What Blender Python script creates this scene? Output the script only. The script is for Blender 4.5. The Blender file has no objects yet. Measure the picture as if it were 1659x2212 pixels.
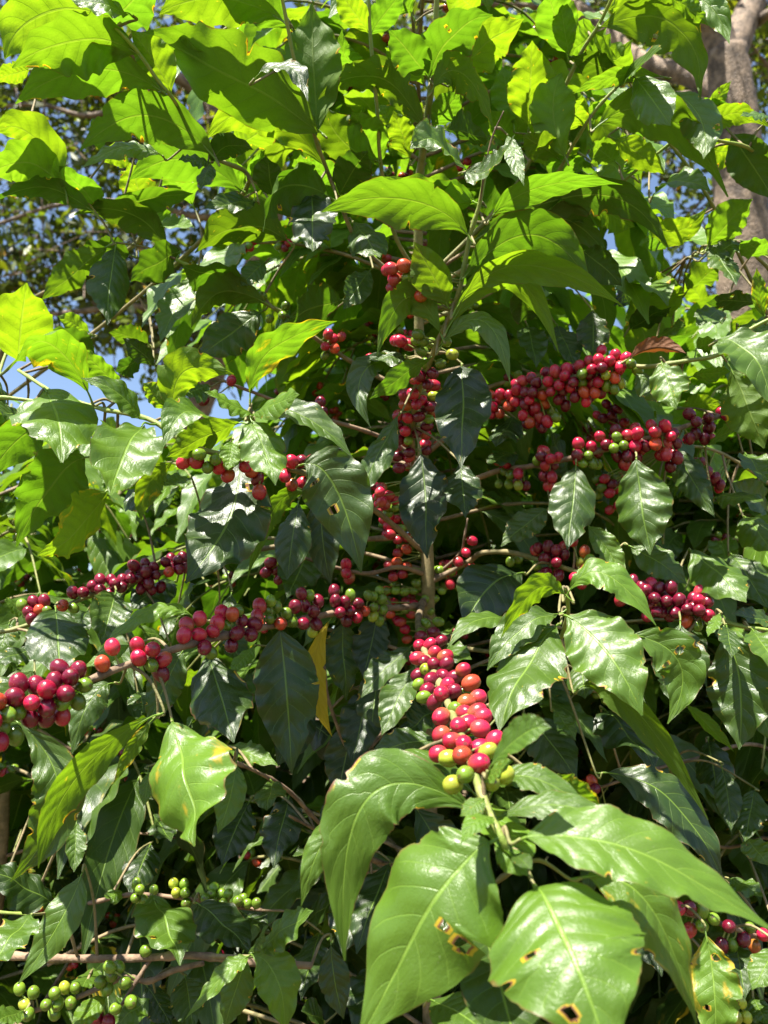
import bpy, math, random
import numpy as np
from mathutils import Vector, Matrix
from mathutils.bvhtree import BVHTree

rng = np.random.default_rng(7)
sc = bpy.context.scene

# ---------------------------------------------------------------- camera
W2, H2 = 1659.0, 2212.0            # working frame in which the photograph was measured
FPX = 1665.0
CAM = np.array([0.0, 0.0, 1.60]); PITCH = math.radians(12)
cam = bpy.data.cameras.new('camera'); camo = bpy.data.objects.new('camera', cam)
sc.collection.objects.link(camo); sc.camera = camo
cam.sensor_fit = 'VERTICAL'; cam.sensor_height = 36; cam.lens = 36 * FPX / H2
cam.clip_start = 0.02; cam.clip_end = 600
camo.location = CAM; camo.rotation_euler = (math.pi / 2 + PITCH, 0, 0)
cam.dof.use_dof = True; cam.dof.focus_distance = 0.80; cam.dof.aperture_fstop = 7.5
RT = np.array([1.0, 0, 0]); UPV = np.array([0, -math.sin(PITCH), math.cos(PITCH)]); FW = np.array([0, math.cos(PITCH), math.sin(PITCH)])

def at(x, y, z):
    return CAM + RT * ((x - W2 / 2) * z / FPX) + UPV * ((H2 / 2 - y) * z / FPX) + FW * z
def proj(p):
    d = np.asarray(p) - CAM; z = d @ FW
    return W2 / 2 + FPX * (d @ RT) / z, H2 / 2 - FPX * (d @ UPV) / z, z

# ---------------------------------------------------------------- light
SUN_EL, SUN_AZ = math.radians(66), math.radians(-142)     # azimuth from +Y towards +X (seen from above, clockwise)
S = np.array([math.cos(SUN_EL) * math.sin(SUN_AZ), math.cos(SUN_EL) * math.cos(SUN_AZ), math.sin(SUN_EL)])
wd = bpy.data.worlds.new("World"); sc.world = wd; wd.use_nodes = True
nt = wd.node_tree; bg = nt.nodes['Background']
sky = nt.nodes.new('ShaderNodeTexSky'); sky.sky_type = 'NISHITA'; sky.sun_disc = False
sky.sun_elevation = SUN_EL; sky.sun_rotation = SUN_AZ; sky.altitude = 300; sky.air_density = 1.0; sky.dust_density = 1.2; sky.ozone_density = 0.6
nt.links.new(sky.outputs[0], bg.inputs[0]); bg.inputs[1].default_value = 0.066
sl = bpy.data.lights.new('sun', 'SUN'); sl.energy = 5.0; sl.angle = math.radians(0.55); sl.color = (1, 0.95, 0.84)
so = bpy.data.objects.new('sun', sl); sc.collection.objects.link(so)
so.rotation_euler = Vector(-S).to_track_quat('-Z', 'Y').to_euler()
sc.view_settings.view_transform = 'Standard'; sc.view_settings.look = 'None'; sc.view_settings.gamma = 1
sc.view_settings.exposure = 1.9
cy = sc.cycles
cy.max_bounces = 10; cy.diffuse_bounces = 5; cy.glossy_bounces = 3; cy.transmission_bounces = 6; cy.caustics_reflective = False; cy.caustics_refractive = False
cy.use_denoising = True; cy.sample_clamp_indirect = 6

# ---------------------------------------------------------------- materials
class NT:
    def __init__(s, name):
        s.m = bpy.data.materials.new(name); s.m.use_nodes = True; s.t = s.m.node_tree; s.t.nodes.clear()
    def n(s, typ, **kw):
        nd = s.t.nodes.new(typ)
        ins = kw.pop('i', {})
        for k, v in kw.items(): setattr(nd, k, v)
        for k, v in ins.items(): s.set(nd, k, v)
        return nd
    def set(s, nd, k, v):
        if isinstance(v, bpy.types.NodeSocket): s.t.links.new(v, nd.inputs[k])
        else: nd.inputs[k].default_value = v
    def math(s, op, a, b=0.0, c=0.0, clamp=False):
        nd = s.n('ShaderNodeMath', operation=op, use_clamp=clamp); s.set(nd, 0, a); s.set(nd, 1, b)
        if op in ('MULTIPLY_ADD', 'SMOOTH_MIN', 'COMPARE'): s.set(nd, 2, c)
        return nd.outputs[0]
    def mix(s, f, a, b, typ='MIX'):
        nd = s.n('ShaderNodeMix', data_type='RGBA', blend_type=typ); s.set(nd, 0, f)
        s.set(nd, 6, a if isinstance(a, bpy.types.NodeSocket) else (*a, 1)); s.set(nd, 7, b if isinstance(b, bpy.types.NodeSocket) else (*b, 1))
        return nd.outputs[2]
    def ramp(s, f, lo, hi, tlo=0.0, thi=1.0):
        nd = s.n('ShaderNodeMapRange', interpolation_type='SMOOTHSTEP'); s.set(nd, 0, f)
        nd.inputs[1].default_value = lo; nd.inputs[2].default_value = hi; nd.inputs[3].default_value = tlo; nd.inputs[4].default_value = thi
        return nd.outputs[0]
    def noise(s, vec, scale, detail=3, rough=0.5, dims='3D'):
        nd = s.n('ShaderNodeTexNoise', noise_dimensions=dims); s.set(nd, 'Vector', vec); s.set(nd, 'Scale', scale); s.set(nd, 'Detail', detail); s.set(nd, 'Roughness', rough)
        return nd.outputs[0]

def leaf_material(name, plain=False, tint=None):
    T = NT(name)
    at_ = T.n('ShaderNodeAttribute', attribute_name='leafdata'); sep = T.n('ShaderNodeSeparateColor'); T.set(sep, 0, at_.outputs['Color'])
    age, yel, rnd = sep.outputs[0], sep.outputs[1], sep.outputs[2]; dam = at_.outputs['Alpha']
    uv = T.n('ShaderNodeUVMap', uv_map='UVMap').outputs[0]
    su = T.n('ShaderNodeSeparateXYZ'); T.set(su, 0, uv)
    u = su.outputs[0]; v = T.math('MULTIPLY_ADD', su.outputs[1], 2.0, -1.0)
    av = T.math('ABSOLUTE', v)
    off = T.n('ShaderNodeCombineXYZ'); T.set(off, 0, T.math('MULTIPLY', rnd, 37.0)); T.set(off, 1, T.math('MULTIPLY', rnd, 91.0))
    uvo = T.n('ShaderNodeVectorMath', operation='ADD'); T.set(uvo, 0, uv); T.set(uvo, 1, off.outputs[0]); uvo = uvo.outputs[0]
    # midrib and side veins
    mid = T.ramp(av, 0.016, 0.045, 1, 0)
    p = T.math('MULTIPLY', T.math('SUBTRACT', u, T.math('MULTIPLY', T.math('POWER', av, 1.2), 0.19)), 8.5)
    p = T.math('ADD', p, T.math('MULTIPLY', T.math('GREATER_THAN', v, 0.0), 0.35))
    fr = T.math('PINGPONG', p, 0.5)
    sv = T.math('MULTIPLY', T.ramp(fr, 0.012, 0.05, 1, 0), T.ramp(av, 0.75, 0.98, 1, 0))
    vein = T.math('MAXIMUM', mid, T.math('MULTIPLY', sv, 0.42))
    fine = T.n('ShaderNodeTexVoronoi', feature='DISTANCE_TO_EDGE'); 
    mp = T.n('ShaderNodeMapping'); T.set(mp, 0, uvo); mp.inputs[3].default_value = (2.4, 1, 1); T.set(fine, 'Vector', mp.outputs[0]); fine.inputs['Scale'].default_value = 22
    ret = T.ramp(fine.outputs[0], 0.0, 0.10, 1, 0)
    n1 = T.noise(uvo, 3.2, 4, 0.6); n2 = T.noise(uvo, 9.0, 3, 0.6); n3 = T.noise(uvo, 30.0, 2, 0.5)
    # upper surface
    top = T.mix(age, (0.012, 0.028, 0.006), (0.112, 0.215, 0.018))
    top = T.mix(T.ramp(n1, 0.35, 0.7, 0, 0.35), top, T.mix(0.5, top, (0.06, 0.10, 0.012)))
    top = T.mix(T.math('MULTIPLY', vein, T.math('MULTIPLY_ADD', age, 0.35, 0.42)), top, (0.22, 0.36, 0.05))
    und = T.mix(age, (0.026, 0.044, 0.009), (0.10, 0.18, 0.018))
    und = T.mix(T.math('MULTIPLY', vein, 0.5), und, (0.19, 0.27, 0.06))
    back = T.n('ShaderNodeNewGeometry').outputs['Backfacing']
    col = T.mix(back, top, und)
    # transmitted light
    tr = T.mix(age, (0.04, 0.11, 0.005), T.mix(T.ramp(rnd, 0.1, 0.9), (0.19, 0.40, 0.012), (0.36, 0.54, 0.010)))
    tr = T.mix(T.math('MULTIPLY', ret, 0.22), tr, (0.10, 0.20, 0.0))
    tr = T.mix(T.ramp(n1, 0.3, 0.75, 0, 0.5), tr, T.mix(0.65, tr, (0.10, 0.24, 0.0)))
    tr = T.mix(T.math('MULTIPLY', sv, 0.45), tr, T.mix(1.0, tr, (0.55, 0.62, 0.5), 'MULTIPLY')); tr = T.mix(T.math('MULTIPLY', mid, 0.5), tr, (0.30, 0.42, 0.03))
    band = T.math('MULTIPLY', T.ramp(T.math('COSINE', T.math('MULTIPLY', fr, 6.283)), -1, 1), 0.16); tr = T.mix(band, tr, T.mix(1.0, tr, (0.5, 0.62, 0.5), 'MULTIPLY'))
    # yellowing (towards margin and in patches) and brown spots
    ym = T.math('ADD', T.math('ADD', n1, T.math('MULTIPLY', av, 0.16)), T.math('MULTIPLY', yel, 0.72))
    ym = T.ramp(ym, 0.86, 1.0)
    col = T.mix(ym, col, (0.42, 0.30, 0.020)); tr = T.mix(ym, tr, (0.80, 0.55, 0.01))
    spot = T.math('ADD', T.math('ADD', n2, T.math('MULTIPLY', dam, 0.07)), T.math('MULTIPLY_ADD', rnd, 0.10, -0.095)); 
    ys = T.ramp(spot, 0.70, 0.76); bs = T.ramp(spot, 0.755, 0.785)
    col = T.mix(ys, col, (0.36, 0.30, 0.03)); tr = T.mix(ys, tr, (0.7, 0.6, 0.02))
    edge = T.math('MULTIPLY', T.ramp(T.math('ADD', av, T.math('MULTIPLY', n2, 0.25)), 1.09, 1.14), T.math('MULTIPLY', dam, 0.9))
    bs = T.math('MAXIMUM', bs, edge)
    brn = T.ramp(yel, 1.5, 2.0); bs = T.math('MAXIMUM', bs, brn)
    col = T.mix(bs, col, (0.17, 0.075, 0.035)); tr = T.mix(bs, tr, (0.20, 0.06, 0.01))
    # dust specks
    dust = T.math('MULTIPLY', T.ramp(T.noise(uvo, 75, 1, 0.5), 0.70, 0.76), T.ramp(n1, 0.4, 0.6)); 
    col = T.mix(T.math('MULTIPLY', dust, 0.55), col, (0.30, 0.33, 0.20))
    if tint is not None:
        col = T.mix(1.0, col, tint, 'MULTIPLY'); tr = T.mix(1.0, tr, tint, 'MULTIPLY')
    h = T.math('MULTIPLY', vein, -0.6)
    h = T.math('ADD', h, T.math('MULTIPLY', T.math('COSINE', T.math('MULTIPLY', fr, 6.283)), -0.18))
    h = T.math('ADD', h, T.math('MULTIPLY', ret, -0.06)); h = T.math('ADD', h, T.math('MULTIPLY', n2, 0.9)); h = T.math('ADD', h, T.math('MULTIPLY', n3, 0.16))
    bmp = T.n('ShaderNodeBump'); bmp.inputs['Strength'].default_value = 0.55; bmp.inputs['Distance'].default_value = 0.0016; T.set(bmp, 'Height', h)
    rg = T.mix(back, (0.38, 0.38, 0.38), (0.56, 0.56, 0.56)); rg = T.math('ADD', T.math('ADD', rg, T.math('MULTIPLY', n1, 0.30)), T.math('MULTIPLY', dust, 0.2))
    rg = T.math('ADD', rg, -0.14)
    pb = T.n('ShaderNodeBsdfPrincipled'); T.set(pb, 'Base Color', col); T.set(pb, 'Roughness', rg); T.set(pb, 'Normal', bmp.outputs[0])
    T.set(pb, 'IOR', 1.48)
    T.set(pb, 'Specular IOR Level', T.math('MULTIPLY_ADD', back, -0.35, 0.62))
    tb = T.n('ShaderNodeBsdfTranslucent'); T.set(tb, 'Color', tr); T.set(tb, 'Normal', bmp.outputs[0])
    mx = T.n('ShaderNodeMixShader'); T.set(mx, 0, T.math('MULTIPLY_ADD', age, 0.14, 0.30)); T.t.links.new(pb.outputs[0], mx.inputs[1]); T.t.links.new(tb.outputs[0], mx.inputs[2])
    out = T.n('ShaderNodeOutputMaterial'); T.t.links.new(mx.outputs[0], out.inputs[0])
    return T.m

def bark_material(name, old, dark, young=(0.17, 0.27, 0.03), scale=1.0):
    T = NT(name)
    at_ = T.n('ShaderNodeAttribute', attribute_name='stemdata'); sep = T.n('ShaderNodeSeparateColor'); T.set(sep, 0, at_.outputs['Color'])
    tc = T.n('ShaderNodeTexCoord').outputs['Object']
    mp = T.n('ShaderNodeMapping'); T.set(mp, 0, tc); mp.inputs[3].default_value = (1, 1, 1)
    n1 = T.noise(mp.outputs[0], 60 * scale, 5, 0.65); n2 = T.noise(mp.outputs[0], 300 * scale, 3, 0.6); n0 = T.noise(mp.outputs[0], 9 * scale, 3, 0.6)
    c = T.mix(T.ramp(n1, 0.35, 0.65), dark, old); c = T.mix(T.ramp(n0, 0.5, 0.7, 0, 0.5), c, [min(1, k * 1.7) for k in old])
    c = T.mix(T.math('MULTIPLY', n2, 0.35), c, dark)
    yc = T.mix(T.ramp(n1, 0.4, 0.7, 0, 0.5), young, (0.26, 0.25, 0.06))
    c = T.mix(sep.outputs[0], c, yc)
    bmp = T.n('ShaderNodeBump'); bmp.inputs['Strength'].default_value = 0.7; bmp.inputs['Distance'].default_value = 0.0012 / scale ** 2; T.set(bmp, 'Height', T.math('ADD', n1, n2))
    pb = T.n('ShaderNodeBsdfPrincipled'); T.set(pb, 'Base Color', c); T.set(pb, 'Roughness', T.math('MULTIPLY_ADD', sep.outputs[0], -0.3, 0.8)); T.set(pb, 'Normal', bmp.outputs[0])
    out = T.n('ShaderNodeOutputMaterial'); T.t.links.new(pb.outputs[0], out.inputs[0])
    return T.m

def cherry_material():
    T = NT('cherry_skin')
    at_ = T.n('ShaderNodeAttribute', attribute_name='skin'); pole = at_.outputs['Alpha']
    tc = T.n('ShaderNodeTexCoord').outputs['Object']
    n1 = T.noise(tc, 90, 3, 0.6); n2 = T.noise(tc, 700, 2, 0.5); n3 = T.noise(tc, 260, 4, 0.7)
    c = T.mix(T.ramp(n1, 0.35, 0.7, 0, 0.55), at_.outputs['Color'], T.mix(1.0, at_.outputs['Color'], (0.55, 0.42, 0.5), 'MULTIPLY'))
    c = T.mix(T.math('MULTIPLY', T.ramp(n2, 0.68, 0.74), 0.35), c, (0.5, 0.28, 0.16))
    c = T.mix(T.math('MULTIPLY', T.ramp(n3, 0.66, 0.74), 0.5), c, (0.10, 0.035, 0.02))
    ring = T.math('MULTIPLY', T.ramp(pole, 0.968, 0.982), T.ramp(pole, 0.990, 0.997, 1, 0.35))
    c = T.mix(T.math('MULTIPLY', ring, 0.85), c, (0.10, 0.05, 0.03))
    bmp = T.n('ShaderNodeBump'); bmp.inputs['Strength'].default_value = 0.12; bmp.inputs['Distance'].default_value = 0.001; T.set(bmp, 'Height', T.math('ADD', n1, T.math('MULTIPLY', n3, 0.4)))
    pb = T.n('ShaderNodeBsdfPrincipled'); T.set(pb, 'Base Color', c); T.set(pb, 'Roughness', T.math('MULTIPLY_ADD', n1, 0.25, 0.14)); T.set(pb, 'Normal', bmp.outputs[0])
    pb.inputs['Subsurface Weight'].default_value = 0.25; pb.inputs['Subsurface Radius'].default_value = (1.0, 0.25, 0.2); pb.inputs['Subsurface Scale'].default_value = 0.002
    out = T.n('ShaderNodeOutputMaterial'); T.t.links.new(pb.outputs[0], out.inputs[0])
    return T.m

def ground_material():
    T = NT('leaf_litter')
    tc = T.n('ShaderNodeTexCoord').outputs['Object']
    n1 = T.noise(tc, 0.6, 5, 0.6); n2 = T.noise(tc, 12, 6, 0.7)
    c = T.mix(T.ramp(n2, 0.35, 0.65), (0.05, 0.032, 0.018), (0.16, 0.10, 0.05)); c = T.mix(T.ramp(n1, 0.48, 0.6), c, (0.06, 0.10, 0.02))
    bmp = T.n('ShaderNodeBump'); bmp.inputs['Strength'].default_value = 0.8; bmp.inputs['Distance'].default_value = 0.03; T.set(bmp, 'Height', n2)
    pb = T.n('ShaderNodeBsdfPrincipled'); T.set(pb, 'Base Color', c); pb.inputs['Roughness'].default_value = 0.95; T.set(pb, 'Normal', bmp.outputs[0])
    out = T.n('ShaderNodeOutputMaterial'); T.t.links.new(pb.outputs[0], out.inputs[0])
    return T.m

M_LEAF = leaf_material('coffee_leaf')
M_SHADE = leaf_material('shade_tree_leaf', tint=(1.2, 0.88, 1.1))
M_BARK = bark_material('coffee_bark', (0.24, 0.16, 0.10), (0.09, 0.055, 0.035))
M_TRUNK = bark_material('shade_tree_bark', (0.27, 0.195, 0.135), (0.065, 0.046, 0.034), scale=0.28)
M_CHERRY = cherry_material()
M_GROUND = ground_material()

# ---------------------------------------------------------------- mesh helpers
def vnorm(a):
    return a / np.maximum(np.linalg.norm(a, axis=-1, keepdims=True), 1e-9)

def make_mesh(name, parts, mat, attr=None):
    """parts: list of (verts, quads, uv or None, attr(n,4))"""
    V, F, UVs, A = [], [], [], []; o = 0
    for v, f, uv, a in parts:
        V.append(v); F.append(f + o); o += len(v); A.append(a)
        UVs.append(uv if uv is not None else np.zeros((len(v), 2)))
    V = np.concatenate(V); F = np.concatenate(F); UVs = np.concatenate(UVs); A = np.concatenate(A)
    me = bpy.data.meshes.new(name)
    me.vertices.add(len(V)); me.vertices.foreach_set('co', V.astype(np.float32).ravel())
    me.loops.add(F.size); me.loops.foreach_set('vertex_index', F.astype(np.int32).ravel())
    me.polygons.add(len(F)); me.polygons.foreach_set('loop_start', np.arange(0, F.size, 4, dtype=np.int32))
    me.update(calc_edges=True)
    me.polygons.foreach_set('use_smooth', np.ones(len(F), dtype=bool))
    ul = me.uv_layers.new(name='UVMap'); ul.data.foreach_set('uv', UVs[F.ravel()].astype(np.float32).ravel())
    if attr:
        ca = me.attributes.new(attr, 'FLOAT_COLOR', 'POINT'); ca.data.foreach_set('color', A.astype(np.float32).ravel())
    me.materials.append(mat)
    return me

def link(name, me, parent=None, origin=None):
    o = bpy.data.objects.new(name, me); sc.collection.objects.link(o)
    if parent is not None: o.parent = parent
    return o

KU = np.array([0, .03, .08, .15, .24, .34, .45, .56, .67, .77, .85, .91, .955, 1.0])
KW = np.array([.03, .10, .28, .53, .78, .94, 1.0, .96, .83, .62, .40, .21, .10, .012])
UF = np.linspace(0, 1, 400); WF = np.interp(UF, KU, KW); WF = np.convolve(np.pad(WF, 12, 'edge'), np.ones(25) / 25, 'valid'); WF = WF * np.clip(UF * 40, .35, 1)

def leaf_arrays(P0, P1, P2, n0, width, age=0.5, yel=0.0, dam=0.4, nu=64, nv=12, wave=1.0, cup=0.0, twist=0.0, fold=0.12, holes=0, petiole=None, simple=False, quilt=0.004):
    u = np.linspace(0, 1, nu + 1)[:, None]
    C = (1 - u) ** 2 * P0 + 2 * u * (1 - u) * P1 + u ** 2 * P2
    Tn = vnorm(2 * (1 - u) * (P1 - P0) + 2 * u * (P2 - P1))
    L = np.linalg.norm(np.diff(C, axis=0), axis=1).sum()
    N = n0[None] - Tn * (Tn @ n0)[:, None]; N = vnorm(N)
    B = np.cross(N, Tn)                       # B x ... right-handed: T, B, N
    if twist:
        a = (u - 0.3) * twist; N, B = N * np.cos(a) + B * np.sin(a), B * np.cos(a) - N * np.sin(a)
    uu = u[:, 0]; uw = uu ** rng.uniform(.86, 1.18); w = np.interp(uw, UF, WF) * width / 2
    sides = []; rims = []
    for sgn in (-1, 1):
        k = np.ones(nu + 1); rim = np.zeros(nu + 1)
        if not simple:
            for fq, am in ((4, .018), (9, .012), (21, .006)):
                k += am * np.sin(fq * uu * 2 * np.pi * rng.uniform(.8, 1.2) + rng.uniform(0, 6.28)) * (0.5 + dam)
            for _ in range(rng.poisson(.5 + 3.2 * dam)):           # insect bites out of the margin
                c = rng.uniform(.12, .92); r = rng.uniform(.007, .022) * (1 + 1.2 * (rng.random() < .2)); d = rng.uniform(.06, .26)
                q = np.clip(1 - ((uu - c) / r) ** 2, 0, 1) ** .5
                k -= d * q * rng.uniform(.5, 1); rim = np.maximum(rim, (q > .05) * (rng.random() < .3))
        rims.append(rim)
        sides.append(np.clip(k, .3, 1.3) * w)
    v = np.linspace(-1, 1, nv + 1)
    Wd = np.where(v[None] < 0, sides[0][:, None], sides[1][:, None]) * v[None]
    av = np.abs(v)[None]
    rel = np.interp(uu, UF, WF)[:, None]
    z = fold * np.abs(Wd) - cup * (Wd ** 2) / (width + 1e-6) * 2
    fa, fb = rng.uniform(3.0, 5.5, 2); pa, pb = rng.uniform(0, 6.28, 2)
    env = np.clip(uu * 6, 0, 1)[:, None] * np.clip((1 - uu) * 5, .15, 1)[:, None]
    ph = np.where(v[None] < 0, fa * uu[:, None] * 2 * np.pi + pa, fb * uu[:, None] * 2 * np.pi + pb)
    z = z + wave * width * 0.055 * (av ** 1.7) * np.sin(ph) * env
    pv = (uu[:, None] - 0.19 * av ** 1.2) * 8.5 + (v[None] > 0) * .35
    z = z - width * quilt * np.cos(2 * np.pi * pv) * (av * (1.15 - av)) * 3 * env
    g1 = rng.uniform(1.0, 2.2); z = z + wave * width * .03 * np.sin(g1 * uu * 6.28 + pa)[:, None]
    Vt = C[:, None] + B[:, None] * Wd[..., None] + N[:, None] * z[..., None]
    V = Vt.reshape(-1, 3)
    i = np.arange(nu)[:, None] * (nv + 1) + np.arange(nv)[None]
    F = np.stack([i, i + 1 + 0, i + nv + 2, i + nv + 1], -1).reshape(-1, 4)
    # winding so that the face normal is +N
    a, b, c = V[F[0, 0]], V[F[0, 1]], V[F[0, 3]]
    j = (nu // 2) * nv + nv // 2; a, b, c = V[F[j, 0]], V[F[j, 1]], V[F[j, 3]]
    if np.dot(np.cross(b - a, c - a), N[nu // 2]) < 0: F = F[:, ::-1]
    UV = np.stack([np.repeat(uu, nv + 1), np.tile(v * .5 + .5, nu + 1)], -1)
    rimv = np.zeros((nu + 1, nv + 1)); rimv[:, 0] = rims[0]; rimv[:, -1] = rims[1]; rimv = rimv.reshape(-1)
    if holes:
        keep = np.ones(len(F), bool); fu = UV[F].mean(1)
        for _ in range(holes):
            cu, cv = rng.uniform(.2, .8), rng.choice([-1, 1]) * rng.uniform(.12, .36) + .5; r = rng.uniform(.012, .03)
            rimv = np.maximum(rimv, (((UV[:, 0] - cu) ** 2 + ((UV[:, 1] - cv) * .42) ** 2) < (r * 1.22) ** 2).astype(float))
            keep &= ((fu[:, 0] - cu) ** 2 + ((fu[:, 1] - cv) * .42) ** 2) > r * r * (0.7 + 0.6 * np.sin(8 * np.arctan2(fu[:, 1] - cv, fu[:, 0] - cu)) ** 2)
        F = F[keep]
    rd = rng.random()
    A = np.tile([age, yel, rd, dam], (len(V), 1)); A[:, 1] = np.where(rimv > 0, np.maximum(A[:, 1], 2.6), A[:, 1])
    if petiole is not None:
        pts = np.array([petiole, petiole * .45 + P0 * .55 - n0 * 0.001, P0, C[max(1, nu // 12)]])
        r = 0.0011 * (width / 0.055) ** .5
        tv, tf, _, _ = tube(pts, [r * 1.2, r, r * .95, r * .5], 6, 5, nodes=0)
        tv[:, :] -= 0
        UV = np.concatenate([UV, np.tile([.5, .5], (len(tv), 1))]); A = np.concatenate([A, np.tile([max(age, .6), 0.2, rd, 0], (len(tv), 1))])
        F = np.concatenate([F, tf + len(V)]); V = np.concatenate([V, tv])
    return V, F, UV, A

def catmull(P, n):
    P = np.asarray(P, float); Q = np.vstack([2 * P[0] - P[1], P, 2 * P[-1] - P[-2]]); out = []
    for i in range(len(P) - 1):
        t = np.linspace(0, 1, n, endpoint=False)[:, None]; a, b, c, d = Q[i:i + 4]
        out.append(.5 * ((2 * b) + (-a + c) * t + (2 * a - 5 * b + 4 * c - d) * t ** 2 + (-a + 3 * b - 3 * c + d) * t ** 3))
    out.append(P[-1:]); return np.vstack(out)

def tube(P, R, seg=5, ns=8, nodes=0.0, green0=0.0, green1=0.0, rough=0.0, node_len=.045):
    P = catmull(P, seg); n = len(P); R = np.interp(np.linspace(0, 1, n), np.linspace(0, 1, len(R)), R)
    T = vnorm(np.gradient(P, axis=0)); ref = np.array([0.13, 0.3, 1.0]) if abs(T[0][2]) < .9 else np.array([1.0, .1, 0])
    A_ = vnorm(np.cross(T, ref)); B_ = np.cross(T, A_)
    s = np.concatenate([[0], np.cumsum(np.linalg.norm(np.diff(P, axis=0), axis=1))])
    if nodes: R = R * (1 + nodes * np.exp(-((((s / node_len) % 1) - .5) / .09) ** 2))
    th = np.linspace(0, 2 * np.pi, ns, endpoint=False)
    rr = R[:, None] * (1 + rough * rng.normal(size=(n, ns)))
    V = P[:, None] + rr[..., None] * (np.cos(th)[None, :, None] * A_[:, None] + np.sin(th)[None, :, None] * B_[:, None])
    V = np.concatenate([V.reshape(-1, 3), P[:1] - T[:1] * R[0] * .3, P[-1:] + T[-1:] * R[-1] * .6])
    i = np.arange(n - 1)[:, None] * ns; j = np.arange(ns)[None]; jn = (j + 1) % ns
    F = np.stack([i + j, i + jn, i + ns + jn, i + ns + j], -1).reshape(-1, 4)
    c0, c1 = n * ns, n * ns + 1
    caps = [[c0, (k + 2) % ns, (k + 1) % ns, k] for k in range(0, ns, 2)] + [[c1, (n - 1) * ns + k, (n - 1) * ns + (k + 1) % ns, (n - 1) * ns + (k + 2) % ns] for k in range(0, ns, 2)]
    F = np.concatenate([F, np.array(caps)])
    F = F[:, ::-1] if np.dot(np.cross(V[F[0, 1]] - V[F[0, 0]], V[F[0, 3]] - V[F[0, 0]]), V[F[0, 0]] - P[0]) < 0 else F
    g = np.interp(np.linspace(0, 1, n), [0, .55, 1], [green0, (green0 + green1) * .5, green1]); g = np.concatenate([np.repeat(g, ns), [green0, green1]])
    A = np.stack([g, g, g, np.ones_like(g)], -1)
    UV = np.zeros((len(V), 2))
    return V, F, UV, A

# ---------------------------------------------------------------- registry of plants
class Tree:
    def __init__(s, name, label, cat, base):
        s.e = bpy.data.objects.new(name, None); sc.collection.objects.link(s.e); s.e.empty_display_size = .1
        s.e['label'] = label; s.e['category'] = cat; s.e.location = base
        s.branches = {}; s.stems = []
    def stem(s, key, pts, radii, green=(0, 0), nodes=.28, kind='branch', ns=10, seg=7, rough=.03):
        P = np.array(pts, float)
        b = dict(key=key, P=P, C=catmull(P, 8), parts=[tube(P, radii, seg, ns, nodes, green[0], green[1], rough)], kind=kind, tree=s, r=radii)
        s.branches[key] = b; ALLB.append(b); return b
ALLB = []; LEAVES = []; CHERRIES = []
def px(pts): return [at(*p) for p in pts]

GX = {'A': (0, 0), 'B': (829.5, 0), 'C': (0, 553), 'D': (829.5, 553), 'E': (0, 1106), 'F': (829.5, 1106), 'G': (0, 1659), 'H': (829.5, 1659)}

base = (0.06, 1.14, 0)
T_MAIN = Tree('coffee_tree', 'tall coffee tree in the middle, branches strung with red and green cherries', 'coffee tree', base)
T_LEFT = Tree('coffee_tree', 'coffee tree with long bright shoots at the upper left, hardly any cherries', 'coffee tree', (-.75, 1.35, 0))
T_RIGHT = Tree('coffee_tree', 'coffee tree reaching in from the upper right in front of the thick grey trunk', 'coffee tree', (.85, 1.35, 0))
T_LOW = Tree('coffee_tree', 'low coffee tree at the bottom left with a bare branch and unripe green cherries', 'coffee tree', (-.55, 1.25, 0))
T_LOWR = Tree('coffee_tree', 'low dark coffee tree at the bottom right behind the big glossy leaves', 'coffee tree', (.8, 1.3, 0))
for t_ in (T_MAIN, T_LEFT, T_RIGHT, T_LOW, T_LOWR): t_.e['group'] = 'coffee trees in the plantation'

M = T_MAIN
M.stem('trunk', [(.06, 1.14, 0), (.065, 1.13, .6)] + px([(925, 1600, 1.13), (925, 1270, 1.13), (915, 1000, 1.13), (905, 700, 1.1), (905, 420, 1.06), (918, 300, 1.02), (932, 180, .96), (940, 60, .93), (950, -120, .9)]), [.015, .012, .009, .0068, .0052, .004, .0026], (0, .7), .12, 'trunk', 12)
def B(t, key, pts, r0, r1, g=(0, 0), **k): return t.stem(key, px(pts), [r0, (r0 + r1) / 2, r1], g, **k)
B(M, 'b1', [(915, 1295, 1.13), (903, 1345, .98), (915, 1400, .88), (955, 1490, .73), (1000, 1600, .60), (1034, 1698, .535), (1062, 1765, .515), (1092, 1830, .505), (1108, 1880, .53)], .0042, .0022, (0, .9))
B(M, 'b2', [(920, 1305, 1.13), (870, 1312, 1.02), (760, 1318, .95), (620, 1345, .86), (500, 1370, .78), (400, 1395, .73), (260, 1442, .68), (120, 1500, .64), (0, 1537, .61), (-70, 1560, .6)], .0042, .003)
B(M, 'b3', [(912, 1130, 1.13), (895, 1010, 1.05), (890, 930, 1.0), (903, 850, .95), (925, 790, .90), (945, 740, .87), (985, 650, .84), (1000, 590, .83), (1015, 510, .82), (1036, 440, .81), (1048, 370, .80)], .0042, .002, (0, .9))
B(M, 'b4', [(918, 1085, 1.13), (1060, 1022, 1.09), (1140, 1008, 1.03), (1240, 988, .98), (1340, 962, .96), (1430, 938, .95), (1520, 908, .98), (1600, 892, 1.0), (1700, 870, 1.0)], .004, .0025)
B(M, 'b5', [(920, 1262, 1.13), (1010, 1215, 1.12), (1040, 1195, 1.08), (1100, 1193, 1.05), (1160, 1208, 1.0), (1250, 1237, .96), (1340, 1270, .92), (1430, 1305, .9), (1540, 1335, .88), (1600, 1352, .87), (1690, 1365, .86)], .004, .002, (0, .9))
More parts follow.
